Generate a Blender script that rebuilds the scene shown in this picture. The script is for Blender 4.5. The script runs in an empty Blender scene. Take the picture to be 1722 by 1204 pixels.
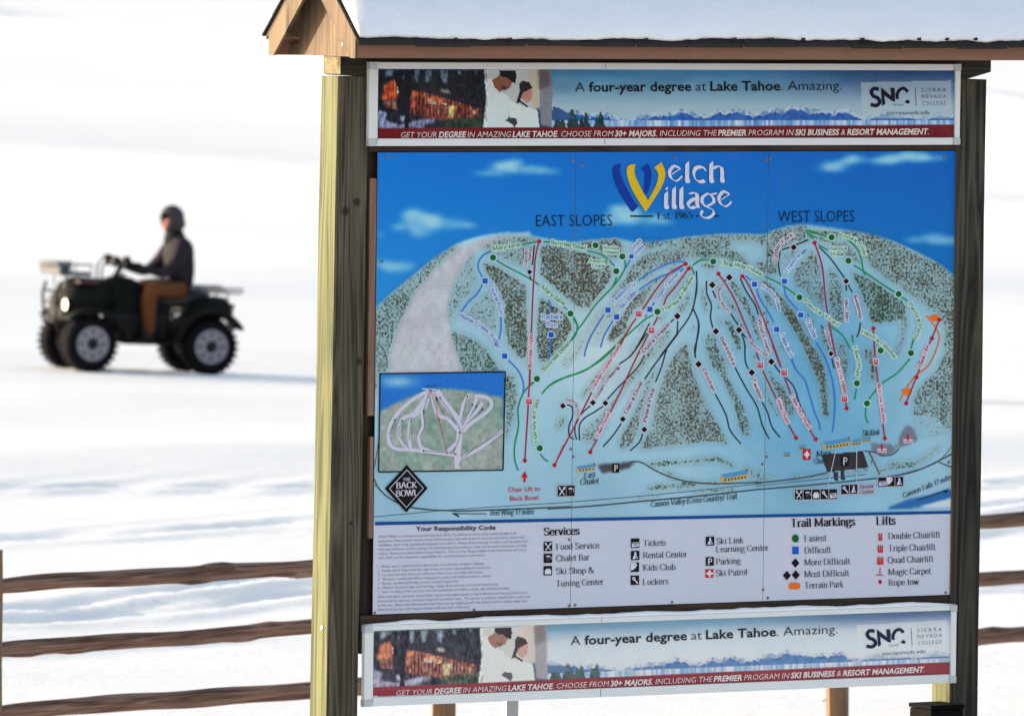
import bpy, bmesh, math, random
import numpy as np
from mathutils import Vector, Matrix

S = bpy.context.scene
COL = S.collection
# ------------------------------------------------------------------ camera
FOC = 14350.0                      # 300 mm on a 36 mm frame, in photo pixels
PITCH, ROLL = 0.0488452, 0.0119379
TH = 0.5353828                     # the sign board is turned this far from the picture plane
cp, sp, cr, sr = math.cos(PITCH), math.sin(PITCH), math.cos(ROLL), math.sin(ROLL)
FW = Vector((0, cp, -sp)); R0 = Vector((1, 0, 0)); U0 = R0.cross(FW)
RV = cr * R0 + sr * U0; UV = RV.cross(FW)
CAM = Vector((0.5396625, -33.7312, 3.6222))
cd = bpy.data.cameras.new('camera'); cam = bpy.data.objects.new('camera', cd); COL.objects.link(cam)
cam.matrix_world = Matrix(((RV.x, UV.x, -FW.x, CAM.x), (RV.y, UV.y, -FW.y, CAM.y), (RV.z, UV.z, -FW.z, CAM.z), (0, 0, 0, 1)))
cd.sensor_fit = 'HORIZONTAL'; cd.sensor_width = 36; cd.lens = 300
cd.clip_start = 1; cd.clip_end = 20000
cd.dof.use_dof = True; cd.dof.focus_distance = 34.2; cd.dof.aperture_fstop = 8.0
S.camera = cam
# ------------------------------------------------------------------ light
SUN_AZ = Vector((-0.97, 0.24)).normalized(); SUN_EL = math.radians(7.5)
W = bpy.data.worlds.new('World'); S.world = W; W.use_nodes = True
wn = W.node_tree.nodes; sky = wn.new('ShaderNodeTexSky'); sky.sky_type = 'NISHITA'; sky.sun_disc = False
sky.sun_elevation = SUN_EL; sky.sun_rotation = math.atan2(SUN_AZ.x, SUN_AZ.y)
sky.air_density = 1.0; sky.dust_density = 6.0; sky.ozone_density = 1.0
W.node_tree.links.new(sky.outputs[0], wn['Background'].inputs[0]); wn['Background'].inputs[1].default_value = 0.15
ld = bpy.data.lights.new('sun', 'SUN'); ld.energy = 2.0; ld.angle = math.radians(0.6); ld.color = (1, 0.95, 0.86)
sun = bpy.data.objects.new('sun', ld); COL.objects.link(sun)
sd = Vector((SUN_AZ.x * math.cos(SUN_EL), SUN_AZ.y * math.cos(SUN_EL), math.sin(SUN_EL)))
sun.rotation_euler = sd.to_track_quat('Z', 'Y').to_euler(); sun.location = (-20, 0, 20)
S.view_settings.view_transform = 'Standard'; S.view_settings.look = 'None'; S.view_settings.gamma = 1
S.view_settings.use_curve_mapping = False; S.view_settings.exposure = 2.12
S.cycles.max_bounces = 6; S.cycles.diffuse_bounces = 3
random.seed(4); rng = np.random.default_rng(7)

# ------------------------------------------------------------------ measuring
UX = Vector((math.cos(TH), math.sin(TH), 0)); NY = Vector((-math.sin(TH), math.cos(TH), 0))
def ray(px, py): return FW + RV * ((px - 861) / FOC) - UV * ((py - 602) / FOC)
def loc(px, py, y=0.0):
    """(x, z) in kiosk coordinates where the sight line meets the plane y = const of the kiosk"""
    d = ray(px, py); t = (y - CAM.dot(NY)) / d.dot(NY); p = CAM + d * t
    return p.dot(UX), p.z
def at(px, py, dist): d = ray(px, py); return CAM + d * (dist / d.y)
def proj(x, y, z):
    """kiosk coordinates (arrays) to photo pixels"""
    X = x * UX.x + y * NY.x - CAM.x; Y = x * UX.y + y * NY.y - CAM.y; Z = z - CAM.z
    d = X * FW.x + Y * FW.y + Z * FW.z
    return 861 + FOC * (X * RV.x + Y * RV.y + Z * RV.z) / d, 602 - FOC * (X * UV.x + Y * UV.y + Z * UV.z) / d

# ------------------------------------------------------------------ scene helpers
def tag(o, label=None, cat=None, group=None, kind=None):
    if label: o['label'] = label
    if cat: o['category'] = cat
    if group: o['group'] = group
    if kind: o['kind'] = kind
    return o
def empty(name, label, cat, location=(0, 0, 0), rz=0, group=None):
    o = bpy.data.objects.new(name, None); COL.objects.link(o); o.location = location; o.rotation_euler = (0, 0, rz)
    o.empty_display_size = 0.1
    return tag(o, label, cat, group)
def mesh(name, verts, faces, mats, parent=None, midx=None, smooth=False):
    me = bpy.data.meshes.new(name); me.from_pydata([tuple(v) for v in verts], [], faces)
    for m in (mats if isinstance(mats, (list, tuple)) else [mats]): me.materials.append(m)
    if midx is not None: me.polygons.foreach_set('material_index', midx)
    if smooth: me.polygons.foreach_set('use_smooth', [True] * len(me.polygons))
    me.update()
    o = bpy.data.objects.new(name, me); COL.objects.link(o)
    if parent: o.parent = parent
    return o
def frombm(name, bm, mats, parent=None, smooth=False):
    bmesh.ops.recalc_face_normals(bm, faces=bm.faces)
    me = bpy.data.meshes.new(name); bm.to_mesh(me); bm.free()
    for m in (mats if isinstance(mats, (list, tuple)) else [mats]): me.materials.append(m)
    if smooth: me.polygons.foreach_set('use_smooth', [True] * len(me.polygons))
    o = bpy.data.objects.new(name, me); COL.objects.link(o)
    if parent: o.parent = parent
    return o
def hexa(c8, bevel=0.0, segs=2):
    """bmesh box from 8 corners: bottom ring then top ring"""
    bm = bmesh.new(); v = [bm.verts.new(c) for c in c8]
    for f in ((3, 2, 1, 0), (4, 5, 6, 7), (0, 1, 5, 4), (1, 2, 6, 5), (2, 3, 7, 6), (3, 0, 4, 7)): bm.faces.new([v[i] for i in f])
    bmesh.ops.recalc_face_normals(bm, faces=bm.faces)
    if bevel: bmesh.ops.bevel(bm, geom=bm.edges[:], offset=bevel, segments=segs, affect='EDGES', profile=0.6)
    return bm
def box(x0, x1, y0, y1, z0, z1, bevel=0.0):
    return hexa([(x0, y0, z0), (x1, y0, z0), (x1, y1, z0), (x0, y1, z0), (x0, y0, z1), (x1, y0, z1), (x1, y1, z1), (x0, y1, z1)], bevel)
def join(bms):
    out = bmesh.new()
    for b in bms:
        m = bpy.data.meshes.new('tmp'); b.to_mesh(m); b.free(); out.from_mesh(m); bpy.data.meshes.remove(m)
    return out
def prism(pts, d0, d1, axis='x'):
    """polygon given in the two other axes, extruded along axis"""
    bm = bmesh.new(); n = len(pts)
    def mk(p, d): return {'x': (d, p[0], p[1]), 'y': (p[0], d, p[1]), 'z': (p[0], p[1], d)}[axis]
    a = [bm.verts.new(mk(p, d0)) for p in pts]; b = [bm.verts.new(mk(p, d1)) for p in pts]
    bm.faces.new(a); bm.faces.new(b[::-1])
    for i in range(n): bm.faces.new((a[i], b[i], b[(i + 1) % n], a[(i + 1) % n]))
    bmesh.ops.recalc_face_normals(bm, faces=bm.faces)
    return bm
def tube(pts, r, seg=8, cap=True):
    """bent round bar; r a number or a list"""
    bm = bmesh.new(); P = [Vector(p) for p in pts]; rings = []
    rr = r if isinstance(r, (list, tuple)) else [r] * len(P)
    prev = None
    for i, p in enumerate(P):
        t = (P[min(i + 1, len(P) - 1)] - P[max(i - 1, 0)]).normalized()
        if prev is None: a = t.orthogonal().normalized()
        else: a = (prev - t * prev.dot(t)).normalized()
        prev = a; b = t.cross(a)
        rings.append([bm.verts.new(p + (a * math.cos(q) + b * math.sin(q)) * rr[i]) for q in [2 * math.pi * k / seg for k in range(seg)]])
    for i in range(len(P) - 1):
        for k in range(seg): bm.faces.new((rings[i][k], rings[i][(k + 1) % seg], rings[i + 1][(k + 1) % seg], rings[i + 1][k]))
    if cap: bm.faces.new(rings[0][::-1]); bm.faces.new(rings[-1])
    return bm
def lathe(prof, n=32, axis='y'):
    """prof: (axial, radius) pairs"""
    bm = bmesh.new(); rings = []
    for a, r in prof:
        ring = []
        for k in range(n):
            q = 2 * math.pi * k / n; c, s = r * math.cos(q), r * math.sin(q)
            ring.append(bm.verts.new((c, a, s) if axis == 'y' else (a, c, s) if axis == 'x' else (c, s, a)))
        rings.append(ring)
    for i in range(len(rings) - 1):
        for k in range(n): bm.faces.new((rings[i][k], rings[i][(k + 1) % n], rings[i + 1][(k + 1) % n], rings[i + 1][k]))
    bm.faces.new(rings[0][::-1]); bm.faces.new(rings[-1])
    return bm
def xf(bm, v, rx=0, ry=0, rz=0):
    bmesh.ops.transform(bm, matrix=Matrix.Translation(v) @ Matrix.Rotation(rz, 4, 'Z') @ Matrix.Rotation(ry, 4, 'Y') @ Matrix.Rotation(rx, 4, 'X'), verts=bm.verts)
    return bm

# ------------------------------------------------------------------ materials
def lin(c): c = c / 255.0; return c / 12.92 if c <= 0.04045 else ((c + 0.055) / 1.055) ** 2.4
def base(r, g, b): return (lin(r), lin(g), lin(b), 1)
class NT:
    def __init__(s, name, rough=0.6, spec=0.3, metal=0.0):
        s.m = bpy.data.materials.new(name); s.m.use_nodes = True; s.n = s.m.node_tree.nodes; s.l = s.m.node_tree.links
        s.b = s.n['Principled BSDF']; s.b.inputs['Roughness'].default_value = rough
        s.b.inputs['Specular IOR Level'].default_value = spec; s.b.inputs['Metallic'].default_value = metal
        s.tc = s.n.new('ShaderNodeTexCoord')
    def _in(s, sock, v):
        if hasattr(v, 'is_output') or isinstance(v, bpy.types.NodeSocket): s.l.new(v, sock)
        elif v is not None: sock.default_value = v
    def coord(s, scale=(1, 1, 1), loc_=(0, 0, 0), rot=(0, 0, 0), src=None):
        n = s.n.new('ShaderNodeMapping'); s.l.new(src or s.tc.outputs['Object'], n.inputs[0])
        n.inputs['Scale'].default_value = scale; n.inputs['Location'].default_value = loc_; n.inputs['Rotation'].default_value = rot
        return n.outputs[0]
    def noise(s, vec, scale=5, detail=4, rough=0.55, dist=0.0):
        n = s.n.new('ShaderNodeTexNoise'); s.l.new(vec, n.inputs['Vector']); n.inputs['Scale'].default_value = scale
        n.inputs['Detail'].default_value = detail; n.inputs['Roughness'].default_value = rough; n.inputs['Distortion'].default_value = dist
        return n.outputs['Fac']
    def ramp(s, fac, stops, interp='LINEAR'):
        n = s.n.new('ShaderNodeValToRGB'); s.l.new(fac, n.inputs[0]); e = n.color_ramp.elements; n.color_ramp.interpolation = interp
        while len(e) < len(stops): e.new(0.5)
        for i, (p, c) in enumerate(stops): e[i].position = p; e[i].color = c if len(c) == 4 else (*c, 1)
        return n.outputs[0]
    def mix(s, fac, a, b, mode='MIX'):
        n = s.n.new('ShaderNodeMix'); n.data_type = 'RGBA'; n.blend_type = mode
        s._in(n.inputs[0], fac); s._in(n.inputs[6], a); s._in(n.inputs[7], b)
        return n.outputs[2]
    def math(s, op, a, b=None, c=None, clamp=False):
        n = s.n.new('ShaderNodeMath'); n.operation = op; n.use_clamp = clamp
        s._in(n.inputs[0], a); s._in(n.inputs[1], b)
        if c is not None: s._in(n.inputs[2], c)
        return n.outputs[0]
    def mr(s, v, a, b, c=0.0, d=1.0):
        n = s.n.new('ShaderNodeMapRange'); s.l.new(v, n.inputs[0])
        for i, q in enumerate((a, b, c, d)): n.inputs[i + 1].default_value = q
        return n.outputs[0]
    def bump(s, h, strength=0.3, dist=0.01):
        n = s.n.new('ShaderNodeBump'); s.l.new(h, n.inputs['Height']); n.inputs['Strength'].default_value = strength; n.inputs['Distance'].default_value = dist
        s.l.new(n.outputs[0], s.b.inputs['Normal'])
    def col(s, c): s._in(s.b.inputs['Base Color'], c); return s.m
def plain(name, c, rough=0.5, spec=0.3, metal=0.0, var=0.12, scale=30):
    t = NT(name, rough, spec, metal); f = t.noise(t.tc.outputs['Object'], scale, 3)
    return t.col(t.mix(f, tuple(x * (1 - var) for x in c[:3]) + (1,), tuple(min(1, x * (1 + var)) for x in c[:3]) + (1,)))
def wood(name, c0, c1, c2, axis='z', grain=30, rough=0.75, knots=(), stretch=0.035, bump=0.25, con=0.55):
    """c0 dark grain, c1 mean, c2 light; grain runs along axis"""
    t = NT(name, rough, 0.2)
    sc = {'x': (stretch, 1, 1), 'y': (1, stretch, 1), 'z': (1, 1, stretch)}[axis]
    v = t.coord(sc)
    big = t.noise(v, grain * 0.35, 3, 0.5, 1.2); fine = t.noise(v, grain * 4, 4, 0.65)
    w = t.math('FRACT', t.math('MULTIPLY', big, 9.0)); ring = t.math('ABSOLUTE', t.math('SUBTRACT', w, 0.5))
    rc = t.ramp(ring, [(0.0, c0), (0.22, c1), (0.5, c2)])
    c = t.mix(t.mr(fine, 0.3, 0.7), t.mix(con, c1, rc), t.mix(con, c2, rc))
    patch = t.noise(t.coord((1, 1, 0.35) if axis == 'z' else (0.35, 1, 1)), 3.0, 3)
    c = t.mix(t.mr(patch, 0.45, 0.75, 0, 0.55), c, c0)
    crack = t.noise(t.coord(tuple(q * (0.5 if q < 1 else 1) for q in sc), (3, 5, 7)), grain * 1.6, 2, 0.4); c = t.mix(t.mr(crack, 0.70, 0.76, 0, 0.8), c, tuple(q * .5 for q in c0[:3]) + (1,))
    for (kx, ky, kz, kr) in knots:
        n = t.n.new('ShaderNodeVectorMath'); n.operation = 'DISTANCE'; t.l.new(t.tc.outputs['Object'], n.inputs[0]); n.inputs[1].default_value = (kx, ky, kz)
        d = t.math('ADD', n.outputs['Value'], t.math('MULTIPLY', t.math('SUBTRACT', fine, 0.5), kr * 0.5))
        c = t.mix(t.mr(d, kr * 0.55, kr * 1.3, 0.75, 0.0), c, (c0[0] * 0.55, c0[1] * 0.45, c0[2] * 0.4, 1))
    t.bump(fine, bump, 0.004)
    return t.col(c)
def pc(r, g, b, k=1.0): return (lin(r) * k, lin(g) * k, lin(b) * k, 1)
# ------------------------------------------------------------------ flat print: strokes, shapes and lettering
GLY = {
'a': (44, 's 8,38 14,46 24,48 33,44 35,36;l 35,38 35,3 42,0;s 35,29 22,27 10,20 8,10 14,1 24,1 35,10'),
'b': (48, 'l 10,70 10,0;s 10,38 18,46 28,48 40,40 42,24 40,8 28,0 18,1 10,9'),
'c': (40, 's 36,38 30,47 22,48 11,42 6,24 11,6 22,0 31,1 37,9'),
'd': (48, 'l 38,70 38,0;s 38,38 30,46 21,48 9,40 6,24 9,8 21,0 30,1 38,9'),
'e': (42, 'l 8,26 37,26;s 37,26 36,38 30,46 22,48 11,42 6,24 11,6 23,0 31,1 38,9'),
'f': (32, 's 31,66 26,70 19,67 16,58 16,48;l 16,50 16,0;t 5,48 28,48'),
'g': (46, 's 22,48 12,45 8,34 12,22 22,19 33,22 36,34 33,45 22,48;s 16,20 9,12 14,4 34,3 42,-5 38,-17 22,-21 8,-17 6,-8 14,3;t 34,45 44,48'),
'h': (50, 'l 11,70 11,0;s 11,36 20,46 30,48 38,42 39,34;l 39,36 39,0'),
'i': (24, 'l 12,48 12,0;d 12,63'),
'j': (24, 's 14,48 14,-8 11,-17 3,-20;d 14,63'),
'k': (48, 'l 11,70 11,0;t 11,20 36,47;l 20,28 40,0;t 30,48 42,48'),
'l': (24, 'l 12,70 12,0'),
'm': (76, 'l 11,48 11,0;s 11,36 19,46 28,48 35,42 37,34;l 37,36 37,0;s 37,36 45,46 54,48 62,42 63,34;l 63,36 63,0'),
'n': (50, 'l 11,48 11,0;s 11,36 20,46 30,48 38,42 39,34;l 39,36 39,0'),
'o': (46, 's 23,48 12,44 6,24 12,4 23,0 34,4 40,24 34,44 23,48'),
'p': (48, 'l 10,48 10,-20;s 10,38 18,46 28,48 40,40 42,24 40,8 28,0 18,1 10,9'),
'q': (48, 'l 38,48 38,-20;s 38,38 30,46 21,48 9,40 6,24 9,8 21,0 30,1 38,9'),
'r': (35, 'l 11,48 11,0;s 11,34 18,45 26,48 33,44'),
's': (37, 's 31,38 27,46 18,48 9,44 8,35 15,28 26,22 31,14 28,4 18,0 9,2 5,11'),
't': (30, 's 14,64 14,10 18,1 24,1 29,5;t 4,48 27,48'),
'u': (50, 's 10,48 10,14 14,3 22,0 31,3 38,12;l 38,48 38,0'),
'v': (44, 'l 6,48 22,0;l 22,0 38,48'),
'w': (64, 'l 5,48 19,0;l 19,0 32,48;l 32,46 45,0;l 45,0 59,48'),
'x': (46, 'l 7,48 38,0;l 8,0 37,48'),
'y': (44, 'l 6,48 22,2;l 38,48 22,2;s 22,2 17,-13 10,-20 4,-17'),
'z': (42, 't 7,47 35,47;l 35,46 7,2;t 7,1 36,1'),
'A': (66, 'l 4,0 33,70;l 32,70 61,0;t 16,24 50,24'),
'B': (60, 'l 13,70 13,0;s 13,69 36,69 46,62 47,52 42,40 30,37 13,37;s 30,37 46,34 52,20 47,6 34,1 13,1'),
'C': (62, 's 55,54 47,66 34,71 18,64 8,48 7,30 13,12 26,1 40,0 52,8 57,18'),
'D': (66, 'l 13,70 13,0;s 13,69 36,69 54,56 59,35 54,14 36,1 13,1'),
'E': (56, 'l 13,70 13,0;t 13,69 48,69;t 13,37 42,37;t 13,1 50,1'),
'F': (52, 'l 13,70 13,0;t 13,69 48,69;t 13,37 40,37'),
'G': (66, 's 56,54 48,66 34,71 18,64 8,48 7,30 13,12 26,1 40,0 55,8;l 55,30 55,6'),
'H': (68, 'l 13,70 13,0;l 55,70 55,0;t 13,37 55,37'),
'I': (28, 'l 14,70 14,0'),
'J': (34, 's 22,70 22,14 17,2 9,0 3,6;t 13,70 31,70'),
'K': (64, 'l 13,70 13,0;t 13,26 50,70;l 24,40 56,0;t 42,70 58,70'),
'L': (54, 'l 13,70 13,0;t 13,1 48,1'),
'M': (84, 'l 13,0 13,70;l 13,70 42,4;t 42,4 70,70;l 70,70 70,0'),
'N': (70, 't 13,0 13,70;l 13,70 56,2;t 56,0 56,70'),
'O': (68, 's 34,71 18,66 8,50 7,35 8,20 18,4 34,0 50,4 60,20 61,35 60,50 50,66 34,71'),
'P': (56, 'l 13,70 13,0;s 13,69 36,69 48,62 50,50 46,38 34,33 13,33'),
'Q': (68, 's 34,71 18,66 8,50 7,35 8,20 18,4 34,0 50,4 60,20 61,35 60,50 50,66 34,71;l 34,6 58,-14'),
'R': (62, 'l 13,70 13,0;s 13,69 36,69 47,62 49,52 45,41 34,37 13,37;l 32,37 56,0'),
'S': (52, 's 45,54 40,67 27,71 13,66 9,54 15,43 31,35 44,28 47,15 41,4 27,0 14,3 7,16'),
'T': (60, 'l 30,70 30,0;t 5,69 55,69'),
'U': (66, 's 12,70 12,20 20,4 34,0 48,4 55,20 55,70'),
'V': (64, 'l 4,70 32,0;l 32,0 60,70'),
'W': (90, 'l 4,70 25,0;l 25,0 45,70;l 45,66 65,0;l 65,0 86,70'),
'X': (64, 'l 6,70 56,0;t 8,0 54,70'), 'Y': (62, 'l 5,70 31,34;t 57,70 31,34;l 31,36 31,0'),
'Z': (56, 't 8,69 48,69;l 48,68 8,2;t 8,1 50,1'),
'0': (48, 's 24,70 12,62 8,35 12,8 24,0 36,8 40,35 36,62 24,70'), '1': (34, 't 8,58 18,69;l 18,70 18,0'),
'2': (46, 's 8,54 14,67 24,70 36,62 36,50 26,30 8,3;t 8,2 40,2'), '3': (46, 's 9,60 22,70 36,60 34,44 20,37;s 20,37 38,30 38,10 22,0 7,8'),
'4': (48, 'l 34,70 34,0;t 34,70 6,20;t 6,20 42,20'), '5': (46, 't 38,69 14,69;t 14,69 12,42;s 12,42 28,44 40,32 38,12 24,0 8,6'),
'6': (46, 's 36,66 20,62 9,40 9,16 22,0 36,6 40,22 34,38 22,42 10,30'), '7': (44, 't 7,69 40,69;l 40,69 17,0'),
'8': (46, 's 23,70 11,62 12,46 23,38 36,28 38,10 23,0 8,10 10,28 23,38 34,46 35,62 23,70'),
'9': (46, 's 10,4 26,8 37,30 37,54 24,70 10,64 6,48 12,32 24,28 36,40'),
'&': (66, 's 60,36 52,16 34,1 18,0 8,10 9,24 22,36 36,48 38,62 28,70 18,62 20,46 36,22 60,0'),
"'": (18, 't 9,70 7,52'), '.': (20, 'd 9,4'), ',': (20, 't 10,6 6,-10'), '(': (26, 's 22,76 11,60 7,32 11,4 22,-12'),
')': (26, 's 5,76 16,60 20,32 16,4 5,-12'), '-': (32, 't 5,26 27,26'), '+': (48, 't 6,30 42,30;t 24,48 24,12'), '/': (36, 't 4,-5 32,72'), ' ': (24, ''),
}
def cat(pts, closed=False, n=5):
    P = [np.array(p, float) for p in pts]
    if len(P) < 3: return P
    if np.allclose(P[0], P[-1]): closed = True; P = P[:-1]
    m = len(P); out = []
    for i in range(m if closed else m - 1):
        if closed: a, b, c, d = P[(i - 1) % m], P[i], P[(i + 1) % m], P[(i + 2) % m]
        else: a, b, c, d = P[max(i - 1, 0)], P[i], P[i + 1], P[min(i + 2, m - 1)]
        for k in range(n):
            t = k / n; out.append(0.5 * ((2 * b) + (c - a) * t + (2 * a - 5 * b + 4 * c - d) * t * t + (3 * b - a - 3 * c + d) * t ** 3))
    out.append(P[0] if closed else P[-1])
    return out
GC = {}
def glyph(ch):
    if ch in GC: return GC[ch]
    w, s = GLY.get(ch, (40, '')); L = []
    for st in [q for q in s.split(';') if q]:
        k, pts = st[0], [tuple(map(float, p.split(','))) for p in st[2:].split()]
        L.append((k, cat(pts, n=3) if k == 's' else [np.array(p) for p in pts]))
    GC[ch] = (w, L); return GC[ch]
SANS = {}
def sans_mesh(text, bold):
    key = (text, bold)
    if key in SANS: return SANS[key]
    cu = bpy.data.curves.new('tmp', 'FONT'); cu.body = text; cu.size = 1; cu.resolution_u = 2; cu.offset = bold; cu.fill_mode = 'FRONT' if hasattr(cu, 'fill_mode') else 'FRONT'
    o = bpy.data.objects.new('tmp', cu); COL.objects.link(o); bpy.context.view_layer.update()
    me = o.evaluated_get(bpy.context.evaluated_depsgraph_get()).to_mesh()
    V = np.array([v.co[:2] for v in me.vertices]); Fc = [tuple(p.vertices) for p in me.polygons]
    wd = (V[:, 0].min(), V[:, 0].max()) if len(V) else (0, 1)
    o.to_mesh_clear(); bpy.data.objects.remove(o); bpy.data.curves.remove(cu)
    SANS[key] = (V, Fc, wd); return SANS[key]
CAPH = None
MERGED = {'lettering', 'small_print', 'slogan'}
class Ink:
    """collects flat printed shapes (photo pixels, y down) and lays them just proud of a board"""
    def __init__(s, tf): s.tf = tf; s.g = {}; s.k = 0; s.v = (0, 0, 1.0); s.i = 0
    def new(s): s.i += 1; return s
    def view(s, x, y, sc): s.v = (x, y, sc); return s
    def p(s, q): return (s.v[0] + q[0] / s.v[2], s.v[1] + q[1] / s.v[2])
    def raw(s, name, col, pts, faces, lay):
        s.k = (s.k + 1) % 13
        key = (name, 0 if name in MERGED else s.i); g = s.g.setdefault(key, ([], [], [], []))
        if col not in g[3]: g[3].append(col)
        b = len(g[0]); off = lay * 0.0005 + s.k * 0.00003
        for q in pts:
            x, y, z = s.tf(q[0], q[1]); g[0].append((x, y - off, z))
        for f in faces: g[1].append(tuple(b + i for i in f)); g[2].append(g[3].index(col))
    def poly(s, name, col, pts, lay=1):
        s.raw(name, col, [s.p(q) for q in pts], [tuple(range(len(pts)))], lay)
    def strip(s, name, col, P, hw, lay):
        """P in photo px, hw function(normal) -> half width"""
        P = [np.array(p, float) for p in P]; n = len(P); out = []
        for i in range(n):
            t = P[min(i + 1, n - 1)] - P[max(i - 1, 0)]; L = np.hypot(*t)
            t = t / L if L > 1e-9 else np.array([1., 0.]); nn = np.array([-t[1], t[0]]); h = hw(nn)
            out += [P[i] + nn * h, P[i] - nn * h]
        s.raw(name, col, out, [(2 * i, 2 * i + 1, 2 * i + 3, 2 * i + 2) for i in range(n - 1)], lay)
    def line(s, name, col, pts, w, lay=2, smooth=True):
        P = [s.p(q) for q in pts]
        if smooth and len(P) > 2: P = cat(P, n=6)
        s.strip(name, col, P, lambda n: w / 2, lay)
    def disc(s, name, col, c, r, lay=3, n=20, ry=None):
        c = s.p(c); ry = ry or r
        s.raw(name, col, [(c[0] + r * math.cos(2 * math.pi * k / n), c[1] + ry * math.sin(2 * math.pi * k / n)) for k in range(n)], [tuple(range(n))], lay)
    def rect(s, name, col, x0, y0, x1, y1, lay=1, skew=0.0):
        s.poly(name, col, [(x0, y0), (x1, y0 + skew * (x1 - x0)), (x1, y1 + skew * (x1 - x0)), (x0, y1)], lay)
    def path(s, pts):
        P = cat([s.p(q) for q in pts], n=8); d = [0.0]
        for i in range(1, len(P)): d.append(d[-1] + float(np.hypot(*(P[i] - P[i - 1]))) if len(P) > 2 else math.dist(P[i], P[i - 1]))
        A = np.array(P, float); D = np.array(d)
        def f(u, v):
            u = min(max(u, 0), D[-1]); i = min(max(int(np.searchsorted(D, u)) - 1, 0), len(A) - 2)
            k = (u - D[i]) / max(D[i + 1] - D[i], 1e-9); q = A[i] * (1 - k) + A[i + 1] * k
            t = A[min(i + 2, len(A) - 1)] - A[max(i - 1, 0)] if len(A) > 2 else A[1] - A[0]
            t = t / np.hypot(*t)
            return q + np.array([t[1], -t[0]]) * v
        return f, D[-1]
    def serif(s, name, col, txt, pts, h, bold=0.0, halo=None, hw=1.7, slant=0.0, lay=5, ticks=True, wx=4.5, wy=1.6, space=0):
        """lettering with thick and thin strokes along a path; h cap height in view px"""
        f, L = s.path(pts); h = h / s.v[2]; tot = sum(glyph(c)[0] + space for c in txt) - space; sx = L / tot; sy = h / 70.0
        wx += bold; wy += bold * 0.35
        x = 0.0
        for ch in txt:
            w, st = glyph(ch)
            for k, P in st:
                def M(p): return f((x + p[0] + slant * p[1]) * sx, p[1] * sy)
                jobs = []
                if k == 'd': r = wx * 1.1; jobs.append(('disc', P[0], r))
                else:
                    jobs.append(('st', P, 1.0 if k != 't' else 0.75))
                    if ticks and k == 'l':
                        for e in (P[0], P[-1]):
                            if e[1] in (0, 48, 70, -20):
                                lf = 9 + bold * .5; rt = 9 + bold * .5 if (e[1] in (0, -20) or ch.isupper()) else 0
                                jobs.append(('st', [np.array([e[0] - lf, e[1] + (0.8 if e[1] <= 0 else -0.8)]), np.array([e[0] + rt, e[1] + (0.8 if e[1] <= 0 else -0.8)])], 0.8))
                for j in jobs:
                    if j[0] == 'disc':
                        c = M(j[1])
                        for hal in ((0, 1) if halo else (0,)):
                            r = j[2] * sy + (hw if hal else 0)
                            s.raw(name, halo if hal else col, [(c[0] + r * math.cos(q), c[1] + r * math.sin(q)) for q in [2 * math.pi * i / 10 for i in range(10)]], [tuple(range(10))], lay - (1 if hal else 0))
                        continue
                    Q = [M(p) for p in j[1]]
                    # nib axes follow the writing direction
                    a0 = f(x * sx, 0); a1 = f((x + w) * sx, 0); t = a1 - a0; t = t / max(np.hypot(*t), 1e-9); up = np.array([t[1], -t[0]])
                    def nib(n, add=0.0, m=j[2]): return math.hypot(wx * sx * m * n.dot(t), wy * sy * m * n.dot(up)) + add
                    s.strip(name, col, Q, nib, lay)
                    if halo:
                        e0 = Q[0] + (Q[0] - Q[1]) / max(np.hypot(*(Q[0] - Q[1])), 1e-9) * hw; e1 = Q[-1] + (Q[-1] - Q[-2]) / max(np.hypot(*(Q[-1] - Q[-2])), 1e-9) * hw
                        s.strip(name, halo, [e0] + Q[1:-1] + [e1] if len(Q) > 2 else [e0, e1], lambda n: nib(n, hw), lay - 1)
            x += w + space
    def sans(s, name, col, txt, a, b, h, bold=0.0, slant=0.0, lay=5):
        """text in the built-in upright face; runs = list of (text, bold) or a string"""
        global CAPH
        if CAPH is None: CAPH = sans_mesh('H', 0)[0][:, 1].max()
        a, b = np.array(s.p(a)), np.array(s.p(b)); runs = txt if isinstance(txt, list) else [(txt, bold)]
        T = []; x = 0.0
        for i, (tt, bo) in enumerate(runs):
            V, Fc, (x0, x1) = sans_mesh(tt, bo); T.append((V, Fc, x - x0)); x += x1 - x0 + (0 if i == len(runs) - 1 else 0.05 if runs[i + 1][0][0] in '.,' else 0.27)
        t = (b - a) / x; L = np.hypot(*(b - a)); up = np.array([t[1], -t[0]]) / (L / x) * (h / s.v[2] / CAPH)
        for V, Fc, dx in T:
            s.raw(name, col, [a + t * (v[0] + dx + slant * v[1]) + up * v[1] for v in V], Fc, lay)
    def build(s, parent, mats, labels={}):
        for (name, _), (V, Fc, mi, cols) in s.g.items():
            o = mesh(name, V, Fc, [mats(c) for c in cols], parent, mi)
            if name in MERGED: o['kind'] = 'stuff'
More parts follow.
